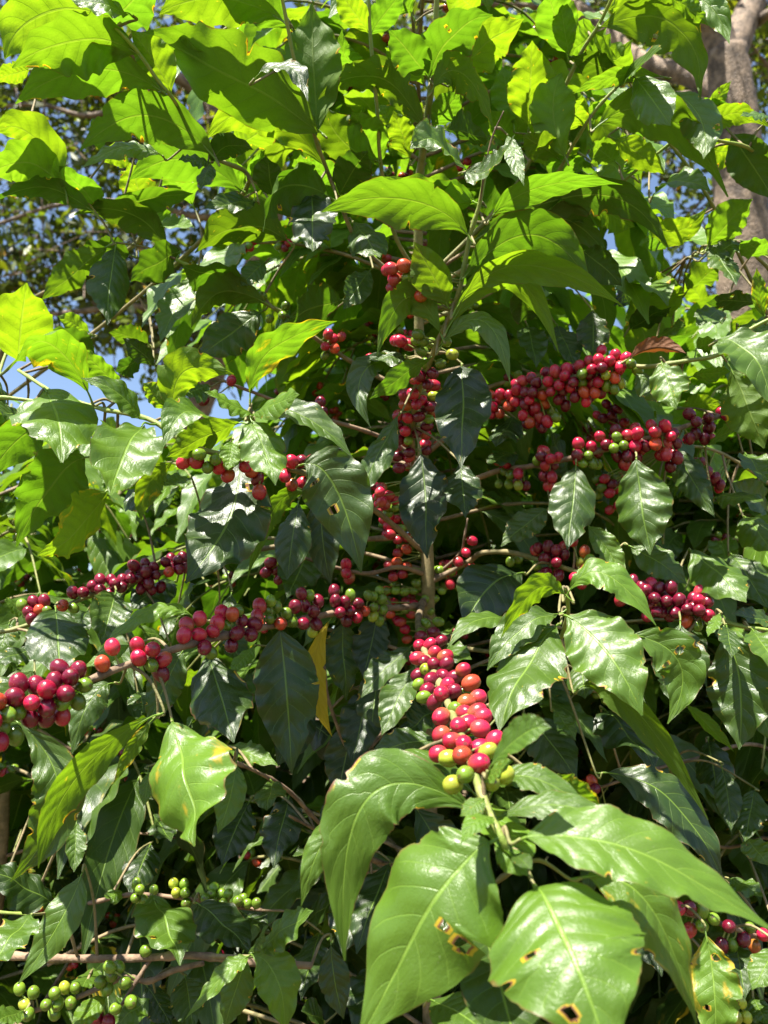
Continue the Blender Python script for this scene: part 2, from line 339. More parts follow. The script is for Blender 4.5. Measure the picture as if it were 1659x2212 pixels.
B(M, 'b6', [(912, 985, 1.14), (1050, 885, 1.08), (1130, 852, 1.03), (1250, 812, .98), (1340, 792, .96), (1400, 792, .94), (1480, 780, .92), (1555, 765, .9), (1610, 718, .88), (1680, 680, .87)], .004, .002, (0, .95))
B(M, 'b7', [(912, 1000, 1.14), (850, 957, 1.12), (780, 928, 1.08), (700, 905, 1.05), (640, 885, 1.03), (580, 860, 1.02), (500, 830, 1.0)], .0036, .002)
B(M, 'b8', [(912, 1190, 1.13), (820, 1110, 1.05), (720, 1052, .92), (645, 1018, .83), (540, 995, .79), (450, 975, .77), (400, 955, .77), (320, 905, .79), (215, 882, .83), (120, 850, .88), (40, 800, .95)], .004, .002, (0, .95))
B(M, 'b8u', [(545, 992, .79), (540, 940, .78), (540, 892, .77)], .0022, .0014, (.9, .9))
B(M, 'b9', [(915, 1160, 1.14), (780, 1165, 1.12), (600, 1180, 1.08), (400, 1224, 1.02), (340, 1240, 1.0), (270, 1265, .98), (180, 1292, .95), (60, 1350, .92), (-20, 1370, .9)], .004, .0025, (0, .5))
B(M, 'b10', [(908, 860, 1.13), (770, 788, 1.12), (670, 723, 1.08), (605, 673, 1.04), (520, 628, 1.0), (440, 590, .98), (380, 560, .97)], .0036, .002, (0, .9))
B(M, 'b12', [(915, 1262, 1.14), (990, 1200, 1.12), (1003, 1160, 1.1), (1010, 1120, 1.1)], .002, .0014)
B(M, 'b13', [(915, 1240, 1.13), (860, 1225, 1.08), (780, 1238, 1.03), (640, 1200, 1.0)], .0035, .002)
B(M, 'bb', [(920, 1330, 1.13), (880, 1500, 1.1), (775, 1630, 1.0), (715, 1530, .98), (700, 1440, .97)], .003, .002)
B(M, 'u2', [(905, 640, 1.09), (780, 530, 1.04), (730, 425, 1.0), (703, 358, .97), (676, 282, .94), (640, 150, .9), (622, 60, .88), (604, -30, .86)], .003, .002, (.1, .9))
B(M, 'u3', [(905, 600, 1.09), (850, 500, 1.05), (822, 350, 1.0), (815, 240, .97), (800, 75, .94), (795, -40, .92)], .003, .002, (.3, .9))
B(M, 'u5', [(905, 620, 1.09), (1100, 420, 1.06), (1195, 240, 1.0), (1255, 115, .95), (1290, 60, .93), (1330, -20, .9)], .003, .002, (.3, .9))
B(M, 'u6', [(908, 640, 1.09), (1090, 520, 1.05), (1190, 395, 1.0), (1240, 310, .97), (1285, 240, .94), (1345, 175, .92)], .003, .0018, (.3, .9))
B(M, 'u9', [(908, 700, 1.1), (1080, 620, 1.12), (1250, 480, 1.1), (1360, 380, 1.05), (1460, 300, 1.0)], .003, .0018, (.3, .9))
B(M, 'twig', [(940, 1900, 1.14), (760, 1840, 1.0), (690, 1778, .93), (620, 1705, .88), (560, 1670, .85), (505, 1645, .83)], .0028, .0018, nodes=.45)
B(M, 'twig2', [(760, 1840, 1.0), (680, 1792, .96), (625, 1762, .93)], .0022, .0016, nodes=.45)
B(M, 'ub', [(1036, 440, .81), (1047, 370, .79), (1062, 300, .78), (1088, 240, .77)], .0011, .0006)
B(M, 'f3', [(1000, 1400, 1.12), (1160, 1420, .95), (1200, 1400, .86), (1226, 1330, .80), (1222, 1270, .78)], .003, .002, (.2, .9))
L_ = T_LEFT
L_.stem('trunk', [(-.75, 1.35, 0)] + px([(-160, 1500, 1.3), (-40, 900, 1.25), (60, 650, 1.2)]), [.014, .010, .006], (0, .2), .12, 'trunk', 10)
B(L_, 'u1', [(-40, 900, 1.25), (300, 640, 1.15), (530, 412, 1.0), (465, 340, .95), (420, 280, .91), (370, 208, .87), (345, 180, .86), (300, 115, .84), (250, 60, .82)], .003, .0018, (.2, 1))
B(L_, 'u4', [(60, 650, 1.2), (300, 520, 1.08), (200, 455, .98), (145, 410, .94), (90, 360, .91), (40, 322, .89)], .003, .0018, (.2, 1))
B(L_, 'l1', [(-160, 1300, 1.28), (-120, 1100, .95), (-80, 900, .80), (-20, 860, .78), (90, 868, .78)], .003, .0018, (.2, .9))
B(L_, 'l2', [(60, 650, 1.2), (0, 800, .95), (45, 770, .85)], .002, .0015, (.5, .9))
R_ = T_RIGHT
R_.stem('trunk', [(.85, 1.35, 0)] + px([(1800, 1500, 1.3), (1760, 900, 1.25), (1720, 640, 1.2)]), [.014, .010, .006], (0, .2), .12, 'trunk', 10)
B(R_, 'r1', [(1760, 900, 1.25), (1640, 640, 1.18), (1560, 480, 1.1), (1500, 380, 1.04), (1440, 300, 1.0), (1400, 250, .97)], .003, .0018, (.2, .9))
B(R_, 'r2', [(1720, 640, 1.2), (1700, 500, 1.05), (1640, 340, .93), (1540, 300, .9)], .003, .0018, (.2, .9))
B(R_, 'r3', [(1720, 640, 1.2), (1640, 560, 1.1), (1590, 520, 1.05), (1480, 560, 1.05)], .003, .0018, (.2, .9))
B(R_, 'r4', [(1790, 1200, 1.28), (1700, 1080, 1.2), (1560, 980, 1.12), (1450, 960, 1.1)], .003, .0018, (.0, .4))
O_ = T_LOW
O_.stem('trunk', [(-.55, 1.25, 0)] + px([(-40, 2300, 1.25), (0, 1900, 1.25), (10, 1700, 1.25)]), [.013, .010, .008], (0, .1), .12, 'trunk', 10)
B(O_, 'o1', [(-60, 2060, .9), (0, 2063, .84), (130, 2070, .82), (290, 2070, .81), (420, 2064, .8), (540, 2079, .8), (672, 2086, .8)], .0042, .0034, nodes=.35)
B(O_, 'o2', [(325, 2072, .81), (300, 2110, .80), (262, 2172, .79)], .0024, .0018)
B(O_, 'o3', [(440, 2080, .82), (380, 2095, .82), (320, 2120, .83), (270, 2112, .83), (165, 2155, .82), (70, 2184, .80)], .003, .0026)
B(O_, 'o4', [(0, 1900, 1.25), (100, 1955, 1.1), (185, 1952, 1.0), (290, 1932, .97), (405, 1942, .96), (500, 1958, .96), (565, 1966, .96)], .003, .002)
B(O_, 'o5', [(10, 1850, 1.25), (180, 1800, 1.2), (300, 1800, 1.2), (380, 1810, 1.2)], .0026, .0016)
B(O_, 'o6', [(420, 2064, .8), (540, 2066, .79), (548, 2055, .78)], .0024, .0014, (0, .7))
B(O_, 'o7', [(0, 1900, 1.25), (-20, 1960, .95), (60, 1975, .85)], .0026, .0014, (0, .9))
Q_ = T_LOWR
Q_.stem('trunk', [(.8, 1.3, 0)] + px([(1780, 2200, 1.3), (1760, 1700, 1.3), (1740, 1500, 1.28)]), [.013, .010, .008], (0, .1), .12, 'trunk', 10)
B(Q_, 'q1', [(1775, 2100, 1.3), (1700, 2045, .9), (1620, 2018, .82), (1540, 1990, .8), (1460, 1968, .8)], .003, .0022)
B(Q_, 'q2', [(1760, 1700, 1.3), (1640, 1610, 1.15), (1500, 1640, 1.08), (1420, 1660, 1.05), (1300, 1700, 1.05)], .003, .002)
B(Q_, 'q3', [(1775, 2000, 1.3), (1680, 1820, 1.2), (1560, 1830, 1.15), (1420, 1760, 1.1)], .003, .002)
B(Q_, 'q4', [(1700, 2045, .9), (1620, 2060, .85), (1560, 2100, .82)], .002, .0015, (0, .6))

# ---------------------------------------------------------------- leaves read off the photograph
# region letter; base x y, tip x y, visible width, side (T upper face seen / U underside seen), age 0-9 (d=dark), depth, [mid x y], [flags: y yellow, b brown, h holes, f towards the viewer, o open]
LT = """
A 600 235 60 300 230 U 8 .84 330 170
A 470 70 20 255 260 U 9 .90 180 60
A 710 400 70 450 190 U 9 .86 380 300
A 740 395 570 130 160 U 9 .87
A 460 110 660 -60 200 U 9 .86
A 560 60 290 -10 90 T 5 .82
A 925 680 345 650 190 U 8 .90 640 500
A 285 835 -30 570 150 U 9 .91 150 590
A 290 830 -70 790 180 U 9 .92 100 700
A 400 915 -40 880 90 U 3 .93 180 810
A 440 920 255 720 150 U 9 .97
A 1055 830 560 775 190 U 9 .99 800 690
A 430 905 835 835 100 U 5 .99
A 1385 570 590 140 300 U 7 .92 1000 330
A 1225 95 690 60 220 U 7 .90 950 -10
A 1245 110 900 -120 180 U 8 .92
A 1368 580 1345 15 240 U 6 .93 1355 300
A 1600 150 1450 -50 110 U 9 .95
A 1600 150 1760 -60 110 U 9 .95
A 1602 310 1478 130 120 U 9 .97 1500 260
A 1405 720 895 600 190 U 9 .98 1130 480
A 1110 330 1330 440 100 T 2 .86 1250 290
A 1834 555 1375 430 130 U 4 .97 1620 330
A 1640 700 1400 450 190 U 5 .99 1470 600
A 1640 715 1520 480 170 U 9 1.02
A 910 700 1095 650 100 U 3 .93 990 630
A 910 705 868 815 70 T 3 .92
A 910 700 770 690 60 T 2 .94
A 1180 860 1150 670 140 U 3 .96
A 1420 850 1125 1000 190 U 4 .95 1230 810
A 1105 870 880 900 90 T 1 .94
A 1350 850 1350 1095 200 T 1 .93
A 720 1090 320 930 130 U 3 1.0 560 920
A 560 1100 330 1080 120 U 2 1.02
A 690 960 840 985 80 T 8 1.0
A 700 1000 660 900 120 U 9 1.05
A 1240 1040 840 1090 170 U 4 1.0 1050 980
A 690 665 350 725 70 T 6 .93 530 640
A 440 660 400 510 60 U 9 .96
A 560 640 450 700 100 U 9 1.0
A 1060 830 910 600 110 U 9 1.05
A 1460 850 1590 650 150 U 3 1.0
A 1470 800 1330 700 130 U 9 1.05
A 1100 850 1130 650 90 U 9 1.06
A 400 250 120 150 140 U 9 .95
A 130 300 -30 350 80 U 9 .95
A 100 560 -30 520 60 U 9 1.0
A 700 240 900 240 130 U 9 .93
A 600 20 480 -80 120 U 9 .9
A 1010 640 1180 540 140 U 8 1.05
A 1480 900 1300 780 140 U 4 1.05
A 1530 960 1640 1120 160 T 2 1.0
A 1280 760 1380 680 100 U 9 1.1
A 700 700 640 560 100 U 9 1.08
A 620 900 560 700 140 U 8 1.08
A 830 880 720 740 130 U 9 1.1
B 195 330 470 60 240 U 6 .94 300 150
B 190 335 20 130 150 U 6 .94
B 300 340 605 85 230 U 9 .97 430 200
B 215 380 485 580 140 U 6 .92 340 320 b
B 270 560 445 600 150 U 2 1.0
B 175 365 5 210 120 U 9 .98
B 205 560 330 400 110 U 9 1.0
B 560 540 510 290 140 U 9 1.03
B 625 540 640 175 200 U 9 1.0
B 790 235 700 -40 170 U 9 .97
B 800 240 760 -30 90 U 7 .95
B 785 685 770 315 180 U 9 .95 730 480
B 920 130 800 240 150 U 9 .98
B 900 145 1070 170 180 U 9 .98 980 260
B 935 115 1370 435 180 U 6 .92 1260 110
B 970 40 1205 20 150 U 9 .95
B 1235 -40 1493 190 110 T 8 .88 1400 20
B 1230 -20 1400 110 70 U 9 .87
B 1000 390 1200 215 110 T 3 .93 1120 270
B 1200 330 820 405 70 U 9 .92 1000 330
B 1030 330 810 245 110 U 3 .97
B 1085 335 1240 545 160 T 6 .90
B 1250 395 1380 690 150 T 6 .90 1370 520 h
B 1380 520 1500 350 60 U 9 .95
B 1330 440 1495 450 40 U 9 .96
B 930 540 1490 850 170 U 7 .92 1210 500
B 790 605 620 540 100 U 9 1.0
B 760 690 600 590 120 U 5 .98 h
B 360 742 118 640 110 T 5 .78 220 610 b
B 345 748 562 580 95 T 3 .78 470 720 b
B 535 590 605 805 70 T 5 .80
B 385 870 -10 765 150 U 9 .82 180 850
B 405 880 130 830 120 U 5 .83
B 470 930 1030 800 110 U 9 .80 700 800
B 390 1040 1230 1070 150 U 4 1.0 900 840 b
B 550 985 970 1110 140 U 3 1.02 750 930
B 365 1020 -270 915 190 U 7 .80 100 860
B 1000 600 1215 755 110 U 9 1.0
B 1165 840 1412 830 100 T 5 .98 1280 780
B 1110 930 1395 895 110 U 9 1.03 1260 1000
B 1400 1065 1590 860 150 U 9 1.0
B 1400 625 1670 555 90 U 9 .95 1500 490
B 1395 645 1555 680 110 U 9 .98
B 1500 580 1690 870 160 U 3 .93
B 1670 500 1540 500 60 T 5 .9
B 1390 1106 1540 1050 120 T 3 1.0
B 1659 1106 1540 1040 100 U 9 1.0
B 860 740 700 690 130 U 8 1.05
B 640 700 850 640 120 U 8 1.05
B 560 620 460 480 110 U 9 1.06
B 800 560 860 420 110 U 9 1.05
B 1000 700 880 620 110 U 7 1.06
B 1100 760 1060 660 90 U 9 1.08
B 900 900 1080 980 130 U 7 1.08
B 700 900 860 960 120 T 5 1.08
B 620 940 780 870 90 T 7 1.08
B 250 240 130 160 120 U 9 1.02
B 110 680 40 480 120 U 9 1.02
B 60 600 -20 450 120 U 9 1.04
B 400 60 280 -60 140 U 9 .98
B 120 60 20 -60 140 U 9 .96
B 600 380 480 300 100 U 9 1.08
B 1290 1000 1100 1060 120 U 8 1.1
B 950 480 860 480 80 U 8 1.04
B 1020 520 900 440 100 U 9 1.06
C 75 450 115 115 240 U 9 .84
C 385 600 35 490 200 U 9 .80 210 380 y
C 520 590 340 400 110 U 9 .84
C 195 575 272 885 330 T 6 .80 245 700
C 625 720 475 1038 270 T 5 .77 540 850 f
C 900 700 705 825 150 T 6 .76 790 680
C 600 700 350 525 100 T 6 .78 520 600
C 745 682 1012 512 150 U 9 .79 800 500
C 745 682 620 550 90 U 9 .80 670 600 y
C 1080 600 1455 285 130 U 9 .77 1180 400 y
C 1085 690 882 590 90 T 8 .75
C 1085 690 1296 600 120 T 8 .75
C 1100 685 1522 875 115 T 3 .74 1310 690
C 1080 700 1190 990 180 T 7 .74 f
C 1005 800 985 925 85 T 8 .76
C 1040 720 720 870 120 U 8 .78
C 210 735 -60 980 170 U 8 .84 80 790
C 370 870 70 1256 250 U 8 .82 230 980
C 455 1020 165 1296 210 U 8 .82 340 1180 y
C 745 890 610 1144 100 U 6 .80 640 990 y
C 500 -40 460 300 160 T 1 .95
C 460 -40 180 190 120 U 5 .95
C 410 430 190 320 130 U 2 1.0
C 385 330 250 260 80 U 9 1.0
C 665 470 530 355 80 U 1 1.0
C 780 -20 560 110 150 U 2 .98
C 1150 205 830 310 120 U 4 .98 950 160
C 1045 135 790 50 170 U 4 .99
C 1150 20 1040 130 90 T 3 .99
C 840 80 690 370 130 T 6 1.05
C 1130 240 860 440 170 T 2 1.05
C 1475 190 1240 280 180 U 3 1.05
C 1600 60 1485 230 110 T 3 1.0
C 1740 430 1585 460 100 T 2 .9
C 1740 440 1600 740 110 T 2 .9 1560 520
C 1720 690 1540 1050 110 T 3 .9
C 1310 900 1560 1368 270 T 2 .80 1450 1000 h
C 1040 900 800 1418 300 T 1 .84 980 1150 h
C 1330 1020 1070 1408 80 U 7 .84 1180 1100
C 1290 1060 1240 1400 140 T 1 .95
C 1390 1020 1430 1420 140 T 1 .97
C 480 600 430 480 60 U 9 .86
C 440 900 700 980 120 T 4 .95
C 820 960 690 1010 90 T 4 1.0
C 900 560 780 600 100 T 3 1.0
C 560 1010 640 1110 110 T 2 1.0
C 30 640 -40 560 120 T 2 .95
C 100 700 -40 660 110 T 3 .95
C 640 380 470 330 90 U 3 1.1
C 640 440 500 500 100 U 2 1.1
D 245 335 -30 430 130 U 7 .84 100 180
D 280 305 755 420 110 U 9 .83 540 90 
D 310 230 1030 215 115 U 9 .82 600 40
D 340 100 900 140 190 U 6 .82 640 -90
D 280 225 130 -60 150 U 6 .83
D 250 385 545 550 90 T 5 .84 430 280
D 335 480 330 910 225 T 0 .88 f
D 330 900 350 1130 160 T 1 .95
D 160 860 185 1306 200 T 0 .96
D 200 440 -60 620 90 U 6 .88
D 1090 500 1190 635 90 T 4 .95
D 1060 440 1305 420 60 U 0 .93 1180 400 B
D 1200 460 1265 662 150 T 5 .9
D 1440 370 1690 660 210 T 4 .86 1580 420
D 1500 490 1640 830 200 U 5 .92
D 1260 835 1430 1130 120 T 2 1.0
D 1390 820 1530 740 80 T 5 1.0
D 900 240 900 435 130 T 0 1.12
D 1240 260 1180 70 140 U 9 1.1
D 1060 320 1240 220 110 U 2 1.1
D 1310 150 1450 50 110 U 7 1.1
D 1620 200 1390 200 90 U 2 1.0
D 1640 260 1610 50 60 U 8 .9 y
D 860 -20 1030 130 130 U 2 1.05
D 1420 -40 1520 130 110 T 4 1.0
D 1090 880 1150 1290 220 T 3 .93
D 830 900 790 1270 180 T 2 .95
D 560 700 480 820 130 T 1 1.1
D 700 260 560 150 160 U 1 1.15
D 750 300 830 480 120 T 1 1.15
D 620 300 660 480 120 T 2 1.15
D 1060 210 1010 90 140 T 0 1.15
D 1290 650 1460 640 80 U 7 1.05
D 1240 880 1400 960 100 T 5 1.05
D 1210 1000 1320 1010 90 T 6 1.05
D 1430 1040 1640 1060 120 T 3 1.0
D 1659 1106 1500 980 120 T 4 1.0
D 1560 850 1650 980 120 T 4 1.0
D 600 740 480 790 110 T 5 1.15
D 1350 400 1440 370 80 U 9 .92
D 1330 520 1500 500 60 U 9 .95
D 560 850 450 900 110 T 1 1.1
D 800 950 720 760 110 T 1 1.15
D 1180 350 1300 300 110 T 3 1.1
D 1460 230 1350 300 110 T 4 1.1
D 1540 300 1659 330 110 T 5 1.0
E 240 412 260 712 240 T 1 .88
E 500 345 440 578 165 T 2 .93
E 150 590 -40 660 100 T 1 .9
E 140 690 -30 830 150 T 1 .82
E 825 445 405 625 70 T 9 .80 640 430
E 560 575 360 675 60 T 8 .76
E 480 740 310 1050 120 T 2 .72 380 830
E 790 600 640 930 140 T 3 .82
E 900 630 1010 995 250 T 0 .82
E 1210 510 1260 1130 260 T 1 .84 1240 800
E 1430 460 1435 970 85 U 5 .92 1360 700 yY
E 1480 480 1500 815 160 T 1 1.0
E 1350 150 1240 372 180 T 1 1.05
E 1000 350 990 600 110 T 2 1.0
E 1100 580 1000 700 70 T 8 .95
E 600 780 620 870 110 T 2 .95
E 1640 640 1600 1000 150 T 2 1.0
E 750 300 560 420 140 T 1 1.05
E 760 420 840 330 120 T 1 1.1
E 980 1010 1202 1098 85 T 6 .9
E 40 480 0 600 110 T 3 1.0
E 100 440 20 380 70 T 6 .97
E 380 420 330 520 100 T 2 1.05
E 1330 900 1560 1100 140 T 0 1.1
E 730 560 590 500 90 T 2 .95
E 960 480 1050 660 110 T 2 1.05
F 785 360 505 542 105 U 9 .76 650 340
F 798 345 1176 490 125 T 9 .76 960 270 
F 570 500 272 588 100 T 5 .82 420 460
F 757 440 445 682 145 T 4 .79 600 500
F 745 490 490 945 290 T 3 .78 610 680
F 788 448 1115 880 290 T 6 .75 960 600
F 1075 530 1225 915 190 T 5 .78 1280 660 h
F 600 262 345 505 240 T 0 .93 450 330
F 1065 148 1312 312 125 T 4 .95
F 880 55 1045 285 100 T 6 .97
F 1330 168 1565 392 185 T 5 .95
F 1280 480 1270 875 215 T 2 .86
F 1470 500 1530 1025 240 T 1 .84 1540 760
F 1480 490 1503 628 85 T 2 .83
F 1590 505 1710 700 140 T 4 .84
F 1690 480 1500 440 80 T 2 .9
F 855 755 1401 1328 110 U 6 .80 1080 850
F 1300 825 1512 1035 55 U 9 .84
F 620 880 835 1160 190 T 1 .95
F 460 1100 722 932 120 T 5 .505 600 960
F 230 975 -60 1045 110 T 2 .78
F 135 665 -10 965 130 T 3 .9
F 130 570 -100 800 110 T 2 .95
F 220 850 100 950 130 T 1 .95
F 850 640 870 810 130 T 2 .95
F 950 850 1180 1120 200 T 0 1.0
F 700 -10 505 150 120 T 3 1.0
F 1400 980 1440 1220 150 T 0 1.1
F 1600 760 1680 1000 120 T 4 .95
F 1450 440 1400 540 50 T 7 .85
F 1560 20 1690 190 150 T 4 1.05
F 1500 180 1659 420 150 T 3 1.1
F 1200 110 1190 10 140 T 3 1.1
F 740 860 830 985 70 T 5 .9
F 960 760 1130 820 80 T 2 .95
F 200 590 380 640 110 T 3 .9
G 80 -194 44 490 200 T 3 .72 250 120 
G 662 -225 165 432 140 U 8 .68 330 40
G 650 -200 490 70 60 U 7 .72 y
G 745 -190 852 340 370 T 9 .68 810 60 y
G 1020 -20 940 285 120 T 6 .75
G 640 20 620 165 60 T 6 .8
G 235 592 -60 430 150 T 1 .85
G 350 465 78 935 140 T 4 .80 250 680
G 130 640 -60 880 190 T 5 .75
G 660 555 780 850 240 T 5 .88 720 680 h
G 850 582 1085 800 190 T 1 .92
G 1112 790 1358 620 140 T 5 .78
G 1075 800 1160 680 60 T 2 .78
G 1075 812 800 1088 75 T 7 .78 960 900
G 1065 822 965 1135 130 T 6 .78
G 1090 808 1240 1160 180 T 8 .77 1190 900
G 1430 765 1485 1085 125 T 1 .85
G 1000 600 1160 700 110 T 1 1.0
G 800 900 835 1140 150 T 1 .88
G 630 935 740 1120 110 T 1 .88
G 640 1000 480 1130 130 T 5 .86
G 460 985 310 1140 90 T 8 .83
G 100 1050 -30 1100 90 T 5 .78
G 660 200 740 320 110 T 1 1.15
G 330 230 320 450 80 T 4 .8
G 540 540 450 560 60 T 6 .98
G 440 420 560 350 110 T 4 1.15
G 380 140 480 110 110 T 3 1.2
G 400 870 350 960 120 T 5 .9
G 1180 60 1150 180 130 T 2 .85
G 300 680 150 800 120 T 3 1.0
G 1330 660 1460 560 120 T 1 1.1
G 1400 1090 1300 1050 110 T 1 1.0
G 1500 250 1300 600 120 T 5 .62 1390 330
H 395 190 -169 830 300 T 6 .56 -70 130 b
H 390 110 -180 330 150 T 5 .60 80 0
H 250 40 -60 110 130 T 3 .66
H 455 325 -110 1190 490 T 7 .50 230 560 h
H 665 520 1000 1300 760 T 7 .48 800 780 hW
H 615 300 1690 710 260 T 7 .49 1080 360 
H 880 470 1350 1110 260 T 6 .52 1150 600 y
H 470 100 900 200 110 T 4 .56 640 40
H 490 215 1020 260 120 T 4 .53 760 160
H 700 40 945 185 110 U 9 .60 y
H 450 150 610 445 210 T 9 .58
H 468 214 330 330 90 T 8 .505 400 230
H 480 300 640 470 110 T 8 .515
H 430 130 330 210 80 T 7 .52
H 420 60 560 -30 80 T 6 .53
H 430 700 590 1280 360 T 1 .56
H 20 420 -120 800 200 T 0 .98
H 220 500 190 900 210 T 0 1.0
H 130 160 330 560 190 T 0 1.0
H 300 600 420 900 180 T 1 .95
G 1560 480 1480 800 190 T 0 .98
G 1500 80 1440 420 170 T 0 1.0
G 1250 120 1180 430 170 T 0 1.02
G 1080 140 960 420 160 T 0 1.05
G 1380 720 1300 1000 150 T 0 .95
G 1620 850 1560 1200 190 T 0 .95
G 650 330 560 560 140 T 0 1.08
G 200 100 330 330 130 T 0 1.0
F 120 900 60 1240 180 T 0 1.0
F -60 760 -140 1100 180 T 0 1.0
E 1520 900 1450 1250 170 T 0 1.02
E 1340 800 1200 1100 160 T 0 1.05
E 1640 420 1570 720 140 T 0 1.02
H 1100 620 1200 900 180 T 0 .9
H 1390 718 1430 1220 200 T 8 .72 yh
H 960 20 1465 500 180 T 1 .85 1250 150
H 1600 100 1560 320 130 T 1 .95
H 1560 300 1659 420 110 T 6 .95
H 1520 760 1560 1000 120 T 1 .82
H 1700 780 1590 960 120 T 5 .75
H 1500 480 1640 560 90 T 4 .9
H 1320 380 1480 560 120 T 3 1.0
H 1180 240 1320 420 110 T 1 1.1
H 1460 0 1500 270 100 T 1 .95
H 1600 1000 1659 1110 120 T 3 .85
H 560 370 640 440 70 T 3 .5
H 200 1000 470 1160 200 T 3 .6
"""
def dep_of(p): return float((p - CAM) @ FW)
def add_leaf(P0, P1, P2, n, width, age, yel=0, dam=.4, hi=True, holes=0, tree=None, tint=None, **k):
    # nearest branch carries the leaf
    best = None
    for b in (tree.branches.values() if tree else ALLB):
        d = np.linalg.norm(b['C'] - P0, axis=1); i = int(d.argmin())
        if best is None or d[i] < best[0]: best = (d[i], b, b['C'][i])
    dist, b, q = best
    pet = None
    Ld = np.linalg.norm(P2 - P0)
    tn = vnorm(P1 - P0)
    if dist < .018: pet = q
    else:
        j = P0 - tn * .010 - n * .003; pet = j
        midp = (q + j) / 2 + np.array([0, 0.006, .008]) * (1 if dist < .1 else 2)
        b['parts'].append(tube(np.array([q, midp, j, P0 - tn * .004]), [.0017, .0014, .0012, .0010], 5, 6, .2, .05, .5))
    nu, nv = (150, 20) if (hi == 1 and dep_of(P0) < .66) else (84, 14) if hi == 1 else ((34, 8) if hi == 2 else (18, 6))
    arr = leaf_arrays(P0, P1, P2, n, width, age, yel, dam, nu, nv, holes=holes if hi == 1 else 0, petiole=pet, **k)
    LEAVES.append(dict(b=b, arr=arr, yel=yel))

for ln in LT.strip().splitlines():
    t = ln.split(); ox, oy = GX[t[0]]
    bx, by, tx, ty, w = [float(v) / 2 for v in t[1:6]]; side = t[6]; age = float(t[7]) / 9; dep = float(t[8])
    rest = t[9:]; mxy = None; fl = ''
    if len(rest) >= 2: mxy = (float(rest[0]) / 2 + ox, float(rest[1]) / 2 + oy); rest = rest[2:]
    if rest: fl = rest[0]
    bx += ox; tx += ox; by += oy; ty += oy
    ln2 = math.hypot(tx - bx, ty - by)
    lean = -.02 if side == 'U' else -.035
    if 'f' in fl: lean = -.07
    lean += rng.normal() * .012
    dt = dep + lean * (dep / .8)
    P0, P2 = at(bx, by, dep), at(tx, ty, dt)
    if mxy: P1 = at(2 * mxy[0] - (bx + tx) / 2, 2 * mxy[1] - (by + ty) / 2, (dep + dt) / 2 - .004)
    else: P1 = at((bx + tx) / 2 + rng.normal() * ln2 * .03, (by + ty) / 2 - ln2 * .05, (dep + dt) / 2 - .006)
    vdir = vnorm(CAM - (P0 + P2) / 2); up = np.array([0, 0, 1.0]); side_v = rng.normal() * .16
    op = .62 + .14 * rng.random() if side == 'U' else .66 + .14 * rng.random()
    sgn = 1 if side == 'T' else -1
    ch = vnorm(P2 - P0)
    if side == 'T': op = op + (1 - op) * .75 * float(ch @ UPV) ** 2
    if 'W' in fl: op = .985; side_v = 0
    n = sgn * op * vdir + math.sqrt(1 - op * op) * up * (1.0) + RT * side_v
    ch = vnorm(P2 - P0); n = vnorm(n - ch * (n @ ch))
    visw = lambda n_, c_: (lambda B_: float(np.linalg.norm(B_ - vdir * (B_ @ vdir))))(np.cross(n_, c_))
    vis = visw(n, ch)
    if n @ vdir * sgn < .35: n = vnorm(n + sgn * vnorm(vdir - ch * (vdir @ ch)) * (.45)); n = vnorm(n - ch * (n @ ch)); vis = visw(n, ch)
    Lm = np.linalg.norm(P2 - P0)
    need = w * .95 * dep / FPX / max(vis, .5) / .5
    if need > Lm * 1.02 and Lm > .05:
        ext = min(math.sqrt(max(need ** 2 - Lm ** 2, 0)), .085 * (1.5 if 'f' in fl else 1)); dt2 = dt - ext * (.9 if side == 'T' else .6)
        P2 = at(tx, ty, dt2); 
        if mxy: P1 = at(2 * mxy[0] - (bx + tx) / 2, 2 * mxy[1] - (by + ty) / 2, (dep + dt2) / 2 - .008)
        else: P1 = at((bx + tx) / 2, (by + ty) / 2 - ln2 * .08, (dep + dt2) / 2 - .008)
        ch = vnorm(P2 - P0); n = vnorm(n - ch * (n @ ch)); Lm = np.linalg.norm(P2 - P0); dep = (dep + dt2) / 2; vis = visw(n, ch)
    width = min(w * 1.08 * dep / FPX / max(vis, .45), (.92 if 'W' in fl else .62) * max(Lm, .085))
    yel = .55 if 'Y' in fl else (.30 if 'y' in fl else rng.uniform(0, .12))
    if 'Y' in fl: yel = 1.0
    if 'B' in fl: yel = 2.2
    dam = rng.uniform(.25, .9) + (.5 if 'b' in fl else 0) + (.1 if dep < .62 else 0)
    age = float(np.clip(age + rng.normal() * .05, 0, 1))
    add_leaf(P0, P1, P2, n, width, age, yel, dam, 1, holes=(2 if 'h' in fl else int(rng.random() < .12)),
             wave=rng.uniform(.7, 1.5) * (.55 if dep_of(P0) < .62 else 1), cup=rng.uniform(-.2, .6), twist=rng.normal() * (.12 if dep_of(P0) < .62 else .3), quilt=.002 if dep_of(P0) < .62 else (.0065 if age < .4 else .0035), fold=(rng.uniform(.05, .25) if 'B' not in fl else 1.2))

